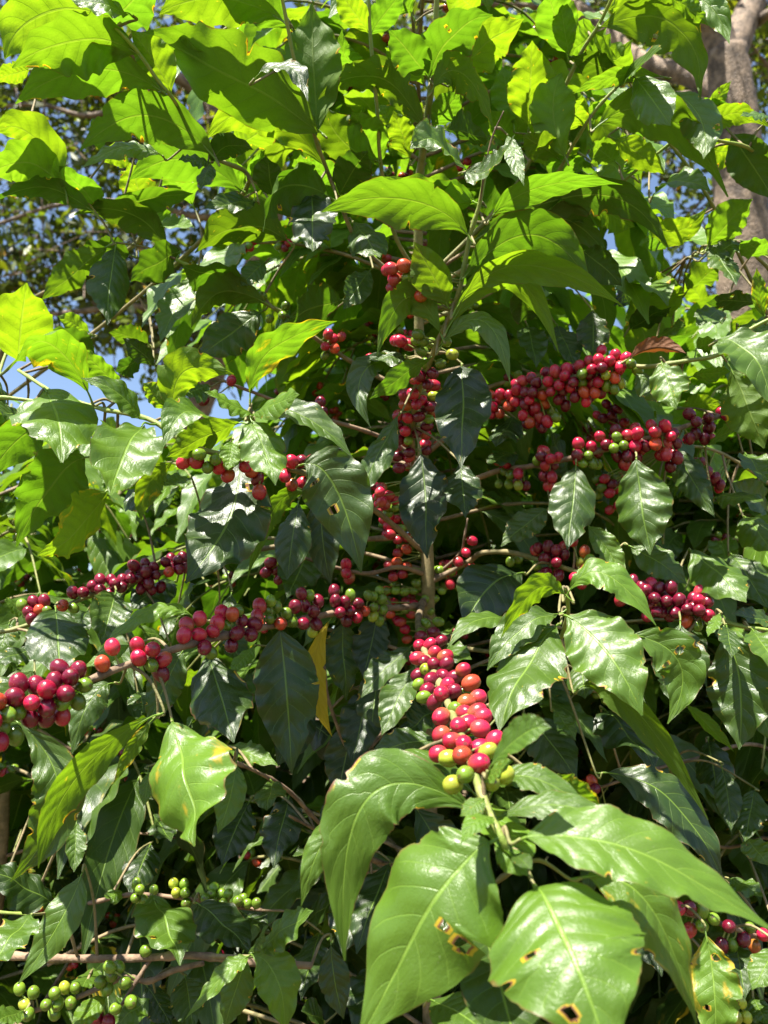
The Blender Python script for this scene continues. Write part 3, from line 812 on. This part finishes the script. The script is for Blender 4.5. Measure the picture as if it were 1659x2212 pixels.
# ---------------------------------------------------------------- cherries
CH = """
b2 E 88,748D 150,750D 60,808D 215,765R 128,825R 205,840D 130,885D 195,888D 265,883R 258,680D 300,715D 335,685D 235,740D 270,818G 365,748G 335,820G 275,790D 5,820O 30,872G 85,858G 12,935G 55,968G 10,985R -25,900R 485,583R 593,575R 655,600R 705,645R 698,690D 610,630R 443,655O 650,655G 805,490R 862,460R 795,530R 860,535R 882,582D 920,515R 940,480R 968,438R 995,443O 985,487G 910,608G 1030,425G 1045,470D 1022,525D 1000,575D 1085,528D 1100,480D 1122,412R 1110,450R 1170,385G 1195,410G 1155,425G 1165,462G 1212,482O 1237,438G 1265,475G 1308,355D 1330,362G 1275,408D 1318,400D 1375,385D 1355,430D 1310,482D 1365,482D 1350,520Y 1445,345D 1450,380D 1490,395D 1515,360G 1548,395D 1470,435D 1510,425D 1497,470D 1545,450R 1575,430O 1590,360G 1615,365G 1640,340G 1615,412G 1612,450Y 1640,470G 1650,380G 1655,420G
b9 E 315,347D 360,347D 185,388D 130,425D 163,420O 200,427G 150,395D 135,460D 275,405O 315,415G 100,405G 430,300D 475,295D 415,315D 430,333D 500,310D 520,320D 470,352D 530,295D 580,240D 600,255D 625,225D 630,262D 665,240D 570,288D 600,285D 640,305D 670,275D 610,330D 655,335D 690,325D 575,265D 720,220D 740,205D 765,215D 790,200D 735,252O 770,245D 800,240D 745,235D
b13 E 1170,220D 1150,260D 1190,250D 1205,290D 1495,230R 1495,262R 1510,288R
b1 F 180,480G 235,475G 215,520D 160,540D 245,560D 200,572R 155,578R 220,607R 145,632R 175,645D 210,660D 270,655D 265,625R 180,680Y 155,700D 210,725D 250,710D 305,710D 338,685R 275,750R 190,768D 250,785R 300,775D 370,745O 352,770G 362,820O 400,805R 218,822D 308,850G 345,870R 248,885R 425,885R 405,862R 328,920R 370,915R 415,935R 248,962R 300,990R 340,1000R 475,990R 425,1020R 235,1045R 280,1065Y 338,1050O 410,1085R 450,1030Y 160,520G 150,745G 170,800G
b1 H 300,70Y 350,30G 515,30Y 465,60Y
b5 F 695,200D 715,158D 735,175D 770,180D 745,220D 700,265D 755,275D 825,285R 855,222Y 890,205G 875,255R 865,170O 660,232G 545,215G 925,262G 1040,305R 1080,300D 1040,355R 1080,350D 1110,320D 1115,385D 1130,345D 1165,370D 1190,330D 1240,325D 1225,385D 1275,385D 1340,375D 1395,390D 1185,430D 1225,445D 1260,435D 1310,420D 1370,430D 1305,470O 1355,490G 1450,465G 1415,465G 1140,440R 1400,450R
b12 F 380,125R 355,175R 320,215R 375,238R 285,310R
trunk F 20,230R 55,210O 40,280R 80,270R 100,235O 10,340G 50,340G 90,345G 130,340G 180,375G 220,375G 60,415G 90,425G 130,400R 160,415G 25,440O 70,475R 90,505R 10,390G 250,340G 240,250G 290,260G 330,330G 100,550O 20,20R 50,30R 20,60R 25,95R 60,120R 95,110R 75,70G 100,40R 95,160O 60,180R 75,150G 140,310G 150,450G 200,430G 120,440R
b3 D 40,65R 50,100R 40,135R 85,50O 90,135R 105,90G 140,85G 178,105R 148,130R 145,45R 85,180G 155,165O 60,225D 75,370R 105,380R 165,410G 160,365G 150,345G 245,465G 295,425Y 270,370G 120,500D 155,520D 208,507D 190,555D 125,595R 90,605R 95,640O 140,640R 200,650D 215,605Y 100,700R 150,695D 60,725D 90,755R 140,765D 185,735D 65,795D 105,800G 195,700G 60,865D 110,850D 65,915D 185,840D 20,1040R 45,1055R 15,1085G 45,1085G -10,1000R -25,1040R 0,1070R
b6 D 460,600O 470,650R 465,680R 510,600R 500,680O 545,605R 540,650O 565,625R 575,580R 600,540R 635,530D 655,550D 610,590D 640,590D 610,640D 655,650R 630,620R 680,600O 690,640O 740,500R 780,520R 760,555R 710,545R 720,585R 760,615D 800,580R 800,490R 840,480R 825,600D 825,545D 890,455R 900,490R 930,465R 940,485D 865,510G 855,545G 895,545R 860,590O 910,590O 930,545R 955,510Y 960,560G 995,575G 1020,550Y 995,525O 975,455R 1000,430R 1045,440R 1020,480R 1068,467G 610,690R 630,715O 675,700R 705,710R 685,740D 735,700G
b4 D 690,850R 725,875R 750,870R 695,905R 690,950D 725,955R 665,880G 840,815R 835,860D 895,825R 885,860G 900,895G 860,895G 1000,755D 1005,785G 960,815D 995,830G 1035,820G 1055,775R 1090,770R 1090,820R 1130,820D 1010,865D 1050,870D 1090,870D 1045,890R 1170,765R 1215,735R 1240,780R 1220,820R 1165,810O 1215,855R 1260,810D 1265,870D 1350,715D 1400,700D 1405,745D 1345,770D 1385,790D 1480,690R 1320,790D 530,900R 520,930G 545,945G 495,985G 540,985G 580,990Y 580,940R 490,880R
r4 D 950,965R 985,985D 975,1025R 920,965G 940,1000G 1000,960G 1015,1075R 960,640D 1010,660D 980,690D 1040,720R 950,700D 1400,930D 1430,960D 1450,985D 1370,890D
b7 C 1385,630D 1395,675D 1350,657G 1365,697G 1230,640D 1265,640D 1250,660D 1000,540R 880,625D
b10 C 1420,340R 1440,355R 1470,350R 1405,390R 1445,400O 1405,430G 1595,445R 1165,270G 1135,175G 1235,215G 1220,255G 1230,290G 1330,265G 1365,275O
b8 C 1345,885R 1300,890D 1260,890R 1445,925D 1260,990R 1305,985R 1230,950R 1110,960D 1060,905R 1085,925O 980,945R 945,915R 900,910G 900,750G 790,775G 860,860G 930,880G 1045,870G 990,900G 1120,1020R 850,885R 800,890R 1640,1020R 1650,1060R
o4 G 590,500G 605,525G 665,528G 585,562G 620,570G 605,600Y 750,500Y 795,500G 762,538Y 798,540G 805,585G 915,545G 955,545G 925,525G 890,560G 980,545G 925,580G 960,585G 1030,575G 1045,570G 1070,585G 1105,585G
o1 G 630,790G
o2 G 480,860G 505,860G 540,930G 565,1010G 500,1040G
o3 G 440,925G 480,900G 460,950G 280,950Y 325,950G 235,985G 250,1015G 300,1015G 235,1060G 205,1020G 105,1020Y 120,1065G 145,970G 420,1080D 465,1095D 85,955G
q1 H 1270,605R 1320,605D 1320,700R 1375,680G 1420,650G 1490,685D 1555,740D 1580,690G 1500,765G 1445,830G 1600,770O 1460,770D 1640,720R 1380,620G
q4 H 1540,1010Y 1565,1075Y 1520,1075Y 1505,940R
q2 H 965,185R 910,85D 900,60O
"""
CCOL = {'D': (.15, .005, .022), 'R': (.42, .008, .046), 'G': (.13, .22, .018), 'Y': (.30, .36, .03), 'O': (.46, .055, .026)}
BK = {b['key']: b for b in ALLB if b['key'] != 'trunk'}; BK['trunk'] = T_MAIN.branches['trunk']
def sphere_arr(nu=14, nv=14):
    th = np.linspace(0, np.pi, nv + 1); ph = np.linspace(0, 2 * np.pi, nu, endpoint=False)
    V = np.stack([np.sin(th)[:, None] * np.cos(ph), np.sin(th)[:, None] * np.sin(ph), np.cos(th)[:, None] * np.ones(nu)], -1).reshape(-1, 3)
    i = np.arange(nv)[:, None] * nu; j = np.arange(nu)[None]; jn = (j + 1) % nu
    return V, np.stack([i + j, i + nu + j, i + nu + jn, i + jn], -1).reshape(-1, 4)
SV, SF = sphere_arr(20, 18)
SVL, SFL = sphere_arr(10, 8)
def cherry_arr(p, axis, r, col, low=False):
    V0, F0 = (SVL, SFL) if low else (SV, SF)
    z = vnorm(axis); x = vnorm(np.cross(z, [.3, .9, .2])); y = np.cross(z, x)
    c = V0[:, 2]
    k = rng.uniform(1.10, 1.30); V = V0 * np.array([r, r * rng.uniform(.93, 1.0), r * k])
    for _ in range(3):
        dq = vnorm(rng.normal(size=3)); V *= (1 - rng.uniform(.02, .07) * np.clip(V0 @ dq, 0, 1) ** 2)[:, None]
    V[:, 2] -= r * .05 * np.clip((c - .93) / .07, 0, 1)         # flattened navel end
    V = V[:, :1] * x + V[:, 1:2] * y + V[:, 2:] * z + p
    b = col; g = np.array(col) * rng.uniform(.75, 1.25); sh = np.clip(.5 - .5 * c, 0, 1)[:, None] ** 2 * rng.uniform(0, .6)
    alt = np.array([.30, .24, .02]) if col[0] > .3 else g
    C3 = g[None] * (1 - sh) + alt[None] * sh
    A = np.concatenate([C3, np.where(c > 0, c, 0)[:, None]], 1)
    return V, F0.copy(), None, A
pts = []
for ln in CH.strip().splitlines():
    t = ln.split(); b = BK[t[0]]; ox, oy = GX[t[1]]; pr = np.array([proj(q) for q in b['C']])
    for s in t[2:]:
        x, y = s[:-1].split(','); x = float(x) / 2 + ox; y = float(y) / 2 + oy
        i = int(((pr[:, 0] - x) ** 2 + (pr[:, 1] - y) ** 2).argmin()); d2 = math.hypot(pr[i, 0] - x, pr[i, 1] - y) * pr[i, 2] / FPX
        dz = -math.sqrt(max(.011 ** 2 - min(d2, .011) ** 2, 0)) + rng.normal() * .002
        r = .0073 * rng.uniform(.92, 1.08) * (.88 if s[-1] in 'GY' else 1)
        pts.append([at(x, y, pr[i, 2] + dz), r, s[-1], b, b['C'][i]])
for p in list(pts):
    if p[3]['key'] in ('b3', 'b6', 'b4', 'trunk', 'b5', 'r4') and rng.random() < .75:
        q = p[0] + FW * rng.uniform(.010, .020) + RT * rng.normal() * .008 + UPV * rng.normal() * .008
        pts.append([q, .0072 * rng.uniform(.9, 1.08), 'G' if p[2] == 'G' and rng.random() < .7 else rng.choice(list('RRD')), p[3], p[4]])
X = np.array([p[0] for p in pts]); Rr = np.array([p[1] for p in pts]); V_ = vnorm(X - CAM)
for it in range(60):                                     # settle the berries so that they touch without sinking into each other
    D = X[:, None] - X[None]; dd = np.linalg.norm(D, axis=2) + np.eye(len(X)); ov = np.clip((Rr[:, None] + Rr[None]) * .96 - dd, 0, None) * (1 - np.eye(len(X)))
    side_ = np.sign((D * V_[:, None]).sum(2)); side_[side_ == 0] = 1
    mv = (D / dd[..., None] * .25 + V_[:, None] * side_[..., None] * .45) * ov[..., None]
    X += mv.sum(1)
for (p, r, c, b, q), x in zip(pts, X):
    ax = vnorm(x - q + rng.normal(size=3) * .003)
    CHERRIES.append(dict(b=b, arr=cherry_arr(x, ax, r, CCOL[c]), c=c))
    if np.linalg.norm(x - q) > .004:
        b['parts'].append(tube(np.array([q, (q + x) / 2 + rng.normal(size=3) * .001, x - ax * r * .9]), [.0011, .0009, .0009], 3, 6, 0, .5, .8))

# ---------------------------------------------------------------- further foliage
def coffee_shoot(tree, key, P, droop, nn, lsize, age, low=3, cherries=0.0, keep=None, green=(0, .6)):
    """a side branch with opposite leaf pairs at its nodes"""
    P = np.array(P); tree.stem(key, P, [.0032, .0024, .0014], green, ns=6, seg=5)
    C = catmull(P, 8)
    for k in range(nn):
        f = (k + 1.2) / (nn + .4); i = min(int(f * (len(C) - 1)), len(C) - 2); q = C[i]; tn = vnorm(C[i + 1] - C[i])
        sd = vnorm(np.cross(tn, [0, 0, 1])); 
        for s in (-1, 1):
            if rng.random() < .12: continue
            if keep is not None and not keep(q): continue
            L = lsize * rng.uniform(.75, 1.2); d = vnorm(sd * s * rng.uniform(.6, 1) + tn * rng.uniform(.2, .9) + np.array([0, 0, rng.uniform(-.7, .15)]) + rng.normal(size=3) * .15)
            P0 = q + d * .008; P2 = P0 + d * L + np.array([0, 0, -droop * L * rng.uniform(.2, 1)]); P1 = P0 + d * L * .55 + np.array([0, 0, .02])
            n = vnorm(np.array([0, 0, 1.0]) + rng.normal(size=3) * .28); ch = vnorm(P2 - P0); n = vnorm(n - ch * (n @ ch))
            add_leaf(P0, P1, P2, n, L * rng.uniform(.36, .46), float(np.clip(age + rng.normal() * .15 + .45 * np.clip((q[2] - 1.75) / .5, 0, 1), 0, 1)), rng.uniform(0, .15) + (.25 if rng.random() < .04 else 0), rng.uniform(.1, .7), low, tree=tree, simple=low == 3, wave=rng.uniform(.7, 1.6), fold=rng.uniform(.05, .3))
        if rng.random() < cherries:
            for _ in range(rng.integers(3, 9)):
                ax = vnorm(rng.normal(size=3)); c = rng.choice(list('DRGGO')); x = q + ax * .010
                CHERRIES.append(dict(b=tree.branches[key], arr=cherry_arr(x, ax, .0066, CCOL[c], True), c=c))

def grow_bush(tree, base, top, zmin, n, reach, lsize, age, nn=6, keep=None, cherries=.15, low=3, droop=.6, az=None):
    base = np.array(base, float); top = np.array(top, float)
    if 'trunk' not in tree.branches: tree.stem('trunk', [base, base * .5 + top * .5 + [.02, 0, 0], top], [.016, .011, .004], (0, .4), .1, 'trunk', 8)
    for k in range(n):
        f = (k + rng.random()) / n; z = zmin + (top[2] - zmin) * f; t = (z - base[2]) / (top[2] - base[2]); q = base + (top - base) * t
        a = (k * 2.39996 + rng.normal() * .3) if az is None else rng.uniform(*az); R = reach * (1.15 - .65 * f) * rng.uniform(.75, 1.15)
        d = np.array([math.cos(a), math.sin(a), 0])
        P = [q, q + d * R * .35 + [0, 0, .05], q + d * R * .7 + [0, 0, .04], q + d * R + [0, 0, -.06 - .1 * (1 - f)]]
        e = P[-1]; 
        if keep is not None and not keep(P[2]): continue
        coffee_shoot(tree, 'g%d_%d' % (k, len(ALLB)), P, droop, nn, lsize, age, low, cherries, keep=keep)

def clear_view(q):
    """sky windows of the photograph stay open, and nothing grows in front of the measured leaves"""
    x, y, z = proj(q)
    if z < 1.12: return False
    if x < 330 and 440 < y < 800: return False
    if x < 120 and y < 330: return False
    if 380 < x < 520 and 80 < y < 330: return False
    if x > 1535 and y < 170: return False
    if 330 <= x < 460 and 640 < y < 790: return False
    return True
grow_bush(T_MAIN, (.06, 1.14, 0), (.07, 1.12, 2.75), .7, 84, .6, .135, .35, 6, clear_view, .2, 2, az=(-.3, 3.44))
grow_bush(T_RIGHT, (.85, 1.35, 0), (.78, 1.5, 2.35), .8, 40, .55, .14, .6, 5, clear_view, .15, 2)
grow_bush(T_LEFT, (-.75, 1.35, 0), (-.75, 1.4, 1.95), .7, 30, .55, .14, .4, 5, clear_view, .1, 2)
grow_bush(T_LOW, (-.55, 1.25, 0), (-.5, 1.3, 1.5), .6, 34, .5, .155, .12, 5, clear_view, .3, 2)
grow_bush(T_LOWR, (.8, 1.3, 0), (.7, 1.35, 1.55), .6, 34, .5, .155, .1, 5, clear_view, .1, 2)
BG = []
for t_, zt, n_ in ((T_MAIN, 2.7, 46), (T_RIGHT, 2.3, 30)):
    grow_bush(t_, t_.e.location, (t_.e.location[0] + .05, 1.5, zt), 1.55, n_, .7, .14, .35, 6, clear_view, .1, 3, az=(.1, 3.0) if t_ is T_MAIN else (1.2, 3.6))
for (x, y, h, lab, ag) in [(-.15, 1.95, 2.3, 'dark coffee bush in shade straight behind the middle tree, seen between its branches', .25),
                       (.62, 1.95, 2.2, 'shaded coffee bush just right of the middle stem, behind the cherry branches', .3),
                       (-.7, 1.9, 2.15, 'coffee bush left of the middle stem, in shade behind the dark crimson cherries', .3),
                       (.25, 2.3, 3.2, 'tallest coffee bush, rising behind the top centre of the middle tree', .5),
                       (1.0, 2.9, 3.1, 'tall coffee bush far behind the upper right berry branches', .6),
                       (1.9, 2.5, 2.3, 'coffee bush at the far right edge below the trunk of the shade tree', .5),
                       (-1.15, 2.2, 2.4, 'coffee bush behind the left branches, below the patch of blue sky', .45),
                       (1.15, 2.1, 2.4, 'coffee bush behind the right branches, beneath the thick grey trunk', .5),
                       (.45, 2.7, 2.5, 'farther coffee bush glimpsed through the gaps right of the middle stem', .5),
                       (-.7, 3.1, 2.3, 'farthest coffee bush at the left, a dim shape behind the lower branches', .4)]:
    t_ = Tree('coffee_bush', lab, 'coffee bush', (x, y, 0)); t_.e['group'] = 'coffee bushes behind the front trees'; BG.append(t_)
    grow_bush(t_, (x, y, 0), (x + .03, y, h), .3, 64, .66, .16, ag, 7, clear_view, .25, 3)

# branches above the top of the picture that cast the dappled shade
def above(q):
    x, y, z = proj(q)
    return y < -60 and q[1] > .78
grow_bush(T_MAIN, (.05, 1.14, 0), (.06, 1.1, 2.9), 2.05, 14, .42, .13, .8, 5, above, 0, 3, az=(-2.6, -.5))
grow_bush(T_LEFT, (-.6, 1.3, 0), (-.55, 1.2, 2.85), 2.2, 10, .4, .13, .8, 5, above, 0, 3)

# ---------------------------------------------------------------- which leaves and berries show, and how large
FLY = None
def visible_counts():
    global FLY
    V, F, own = [], [], []; o = 0
    for k, it in enumerate(LEAVES + CHERRIES):
        v, f = it['arr'][0], it['arr'][1]; V.append(v); F.append(f + o); own.append(np.full(len(f), k)); o += len(v)
    V = np.concatenate(V); F = np.concatenate(F); own = np.concatenate(own)
    tree = BVHTree.FromPolygons(V.tolist(), F.tolist()); cnt = np.zeros(len(LEAVES) + len(CHERRIES), int)
    c0 = Vector(CAM)
    FLY = tree.ray_cast(c0, Vector(at(1470 / 2, 553 + 835 / 2, 1.0) - CAM))
    for y in np.arange(6, H2, 12):
        for x in np.arange(6, W2, 12):
            d = at(x, y, 1.0) - CAM; hit = tree.ray_cast(c0, Vector(d))
            if hit[2] is not None: cnt[own[hit[2]]] += 1
    return cnt
cnt = visible_counts()
for k, it in enumerate(LEAVES + CHERRIES): it['vis'] = int(cnt[k])

for t_ in (T_MAIN, T_LEFT, T_RIGHT, T_LOW, T_LOWR, *BG):
    e = t_.e; inv = Matrix.Translation(-e.location)
    for b in t_.branches.values():
        me = make_mesh(b['kind'], b['parts'], M_BARK, 'stemdata'); me.transform(inv)
        b['obj'] = link(b['kind'], me, e)
    for lst, one, many, mat, attr in ((LEAVES, 'leaf', 'foliage', M_LEAF, 'leafdata'), (CHERRIES, 'cherry', 'cherries', M_CHERRY, 'skin')):
        mine = sorted([i for i in lst if i['b']['tree'] is t_], key=lambda i: -i['vis'])
        rest = []
        for k, it in enumerate(mine):
            if k < 100 and it['vis'] > 0:
                me = make_mesh(one, [it['arr']], mat, attr); me.transform(inv); o = link(one, me, it['b']['obj'])
                if one == 'leaf' and it['yel'] > 2: o['label'] = 'dead brown rolled leaf'
                elif one == 'leaf' and it['yel'] > .8: o['label'] = 'yellowed hanging leaf'
                elif one == 'cherry': o['label'] = {'D': 'dark crimson ripe cherry', 'R': 'red ripe cherry', 'G': 'unripe green cherry', 'Y': 'yellow-green cherry', 'O': 'orange half-ripe cherry'}[it['c']]
            else: rest.append(it['arr'])
        if rest:
            me = make_mesh(many, rest, mat, attr); me.transform(inv); o = link(many, me, e); o['kind'] = 'stuff'

# ---------------------------------------------------------------- shade trees behind
def shade_tree(name, label, base, stems, blobs, nleaf, lsize, mat, ages, seed):
    global rng
    rng = np.random.default_rng(seed)
    e = bpy.data.objects.new(name, None); sc.collection.objects.link(e); e.location = base; e['label'] = label; e['category'] = 'tree'; e['group'] = 'shade trees above the coffee'
    inv = Matrix.Translation(-e.location); tips = []
    first = True
    for P, r0, r1 in stems:
        me = make_mesh('trunk' if first else 'limb', [tube(np.array(P), [r0, (r0 * .6 + r1 * .4), r1], 10, 16, 0, 0, 0, .02)], M_TRUNK, 'stemdata'); me.transform(inv)
        link('trunk' if first else 'limb', me, e); first = False
    parts = []; tw = []
    for (c, rad, n) in blobs:
        c = np.array(c, float); rad = np.array(rad, float)
        ncl = max(3, n // 28)
        for k in range(ncl):
            d = vnorm(rng.normal(size=3)) * rng.random() ** .45; cc = c + d * rad
            td = vnorm(rng.normal(size=3) + [0, 0, -.2]); Lt = rng.uniform(.3, .7)
            tw.append(tube(np.array([cc - td * Lt, cc + rng.normal(size=3) * .04, cc + td * Lt * .7]), [.009, .006, .003], 4, 5))
            for _ in range(28):
                s = rng.uniform(-1, .8); q = cc + td * Lt * s + rng.normal(size=3) * .10
                dv = vnorm(rng.normal(size=3) + [0, 0, -.5]); L = lsize * rng.uniform(.7, 1.3)
                nn_ = vnorm(rng.normal(size=3) * .8 + [0, 0, 1]); nn_ = vnorm(nn_ - dv * (nn_ @ dv)); bb = np.cross(nn_, dv) * L * .22
                V = np.array([q, q + dv * L * .45 - bb, q + dv * L, q + dv * L * .45 + bb]) 
                A = np.tile([rng.choice(ages), rng.uniform(0, .15) if rng.random() > .02 else rng.uniform(.4, .7), rng.random(), 0], (4, 1))
                parts.append((V, np.array([[0, 1, 2, 3]]), np.array([[0, .5], [.45, .1], [1, .5], [.45, .9]]), A))
    me = make_mesh('crown', parts, mat, 'leafdata'); me.transform(inv); link('crown', me, e)
    me = make_mesh('twigs', tw, M_TRUNK, 'stemdata'); me.transform(inv); link('twigs', me, e)['kind'] = 'stuff'

def w(x, y, z): return tuple(at(x, y, z))
# big one at the right: fork near the top of the picture
ZB = 4.2
bp = at(1680, 1700, ZB); rb = (float(bp[0]), float(bp[1]), 0.0)
shade_tree('shade_tree', 'big shade tree with a thick pale grey forked trunk at the upper right', rb,
    [([rb, w(1650, 1100, ZB), w(1612, 640, ZB), w(1598, 420, ZB), w(1586, 250, ZB), w(1568, 110, ZB)], .17, .105),
     ([w(1572, 140, ZB), w(1545, 60, ZB), w(1500, -40, ZB - .1), w(1440, -260, ZB - .2), w(1300, -600, ZB)], .085, .05),
     ([w(1575, 130, ZB), w(1610, 40, ZB + .1), w(1650, -60, ZB + .2), w(1760, -400, ZB + .3)], .085, .05),
     ([w(1580, 200, ZB), w(1500, 165, ZB + .3), w(1380, 130, ZB + .5), w(1250, 20, ZB + .7), w(1100, -60, ZB + 1), w(900, -200, ZB + 1.2)], .07, .025),
     ([w(1632, 50, ZB + .1), w(1680, 20, ZB), w(1800, -20, ZB)], .03, .02),
     ([w(1586, 260, ZB), w(1540, 215, ZB + .2), w(1440, 210, ZB + .4), w(1330, 240, ZB + .8)], .04, .015),
     ([w(1250, 20, ZB + .7), w(1180, 15, ZB + .6), w(1010, 10, ZB + .5), w(900, 30, ZB + .5)], .02, .012)],
    [(at(1600, 150, 6.2), (1.0, 1.0, 1.2), 1500), (at(1400, 200, 6.5), (1.3, 1.0, 1.2), 1400), (at(1150, 100, 6.5), (1.3, .9, .9), 1500),
     (at(1640, 450, 6.0), (.8, .9, 1.2), 1200), (at(1400, -250, 5), (2.5, 1.2, .8), 2200), (at(1640, 60, 5.0), (.5, .5, .6), 500)],
    0, .11, M_SHADE, [.1, .3, .6, .9], 11)
lb = (-1.6, 8.0, 0.0)
def at8(x, y): return w(x, y, 7.6)
shade_tree('shade_tree', 'distant shade tree with small mottled leaves against blue sky at the upper left', lb,
    [([lb, w(300, 1200, 8.2), w(420, 900, 8), w(560, 560, 7.8), w(600, 380, 7.7), w(580, 340, 7.7)], .16, .09),
     ([w(600, 380, 7.7), w(540, 310, 7.6), w(480, 262, 7.5), w(440, 215, 7.5), w(400, 178, 7.4), w(300, 120, 7.3), w(120, 40, 7.2)], .085, .04),
     ([w(446, 222, 7.5), w(436, 180, 7.5), w(437, 140, 7.4), w(450, 40, 7.4), w(430, -100, 7.4)], .045, .03),
     ([w(500, 275, 7.5), w(520, 235, 7.5), w(560, 200, 7.5), w(640, 60, 7.5)], .03, .02),
     ([w(600, 420, 7.7), w(460, 470, 7.6), w(300, 440, 7.4), w(140, 440, 7.4), w(-50, 500, 7.4)], .04, .015),
     ([w(560, 600, 7.8), w(420, 665, 7.6), w(270, 662, 7.6), w(180, 672, 7.5), w(100, 680, 7.5)], .045, .02),
     ([w(460, 290, 7.5), w(330, 220, 7.5), w(190, 250, 7.4), w(80, 225, 7.4), w(-60, 240, 7.4)], .03, .015),
     ([w(330, 220, 7.5), w(260, 100, 7.4), w(60, 60, 7.3), w(-60, 50, 7.3)], .03, .015),
     ([w(420, 665, 7.6), w(330, 710, 7.6), w(250, 745, 7.5)], .02, .01)],
    [(at(250, 620, 8), (1.2, .8, .75), 2256), (at(60, 560, 8), (.85, .8, .8), 1302), (at(380, 740, 8), (.8, .8, .5), 781),
     (at(150, 300, 8), (1.1, .8, 1.0), 1649), (at(420, 330, 8), (.9, .8, 1.1), 1649), (at(60, 60, 8), (1.0, .8, .9), 954), (at(350, 60, 8), (1.2, .8, 1.0), 1128),
     (at(700, 300, 8), (1.2, .8, 1.4), 1388), (at(850, 60, 8), (1.4, .8, 1.0), 1215)],
    0, .135, M_SHADE, [.15, .4, .7], 12)
# dim trees farther back, seen in scraps between the lower branches
for k, (x, y, zc, ag, lab) in enumerate([(-4.5, 11.5, 2.4, [.5, .8, 1], 'low leafy tree far behind on the left, sunlit scraps between the branches'),
                                   (1.2, 12.5, 2.6, [.4, .7, 1], 'low leafy tree far behind the middle stem, seen as pale scraps'),
                                   (5.2, 11.5, 2.6, [.4, .7, 1], 'low leafy tree far behind on the right beyond the grey trunk')]):
    b0 = (x, y, 0.0)
    shade_tree('shade_tree', lab, b0, [([b0, (x + .1, y, 1.2), (x, y, 2.4)], .12, .06)],
        [((x, y, zc), (2.3, 1.0, 1.5), 2600), ((x + .5, y, 1.2), (2.3, 1.0, 1.0), 1400)], 0, .16, M_SHADE, ag, 20 + k)

# ---------------------------------------------------------------- a fly on a leaf
if FLY and FLY[0] is not None:
    P = np.array(FLY[0]); n = np.array(FLY[1]); n = n if n @ (CAM - P) > 0 else -n
    f = vnorm(np.cross(n, [.2, .1, 1])); sd = np.cross(n, f)
    def simple_mat(nm, col, ro, al=1.0):
        T = NT(nm); pb = T.n('ShaderNodeBsdfPrincipled'); tc = T.n('ShaderNodeTexCoord').outputs['Object']
        T.set(pb, 'Base Color', T.mix(T.noise(tc, 900, 2), col, [c * .5 for c in col])); pb.inputs['Roughness'].default_value = ro; pb.inputs['Alpha'].default_value = al
        out = T.n('ShaderNodeOutputMaterial'); T.t.links.new(pb.outputs[0], out.inputs[0]); return T.m
    e = bpy.data.objects.new('fly', None); sc.collection.objects.link(e); e.location = P; e.empty_display_size = .01
    e['label'] = 'tiny dark fly resting on a glossy green leaf above the left cherry branch'; e['category'] = 'fly'
    def blob(c, rx, ry, rz):
        V = SVL * [rx, ry, rz]; return (V[:, :1] * f + V[:, 1:2] * sd + V[:, 2:] * n + c[0] * f + c[1] * sd + c[2] * n, SFL.copy(), None, np.ones((len(V), 4)))
    body = [blob((-.0014, 0, .0012), .0016, .0007, .0006), blob((.0002, 0, .0013), .0009, .0008, .0008), blob((.0013, 0, .0013), .0006, .0007, .0006)]
    for k in (-1, 0, 1):
        for q in (-1, 1):
            body.append(tube(np.array([f * k * .0006 + n * .0010, f * k * .0012 + sd * q * .0012 + n * .0012, f * k * .0017 + sd * q * .0019]), [.00012, .0001, .00008], 3, 6))
    link('body', make_mesh('body', body, simple_mat('fly_body', (.012, .012, .014), .3)), e)
    for q in (-1, 1):
        W_ = [n * .0019, n * .0019 + sd * q * .0004 + f * .0002, n * .0018 - f * .0030 + sd * q * .0012, n * .0018 - f * .0028 + sd * q * .0002]
        link('wing', make_mesh('wing', [(np.array(W_), np.array([[0, 1, 2, 3]]), None, np.ones((4, 4)))], simple_mat('fly_wing', (.25, .25, .26), .2, .6)), e)

# ---------------------------------------------------------------- ground
g = np.linspace(-1, 1, 61); gx = np.sign(g) * np.abs(g) ** 2.2 * 300
XX, YY = np.meshgrid(gx, gx); ZZ = .03 * np.sin(XX * 1.3) * np.cos(YY * 1.1) * (np.hypot(XX, YY) < 40)
V = np.stack([XX.ravel(), YY.ravel(), ZZ.ravel()], -1); i = np.arange(60)[:, None] * 61 + np.arange(60)[None]
F = np.stack([i, i + 1, i + 62, i + 61], -1).reshape(-1, 4)
go = link('ground', make_mesh('ground', [(V, F, None, np.ones((len(V), 4)))], M_GROUND, 'leafdata')); go['kind'] = 'structure'
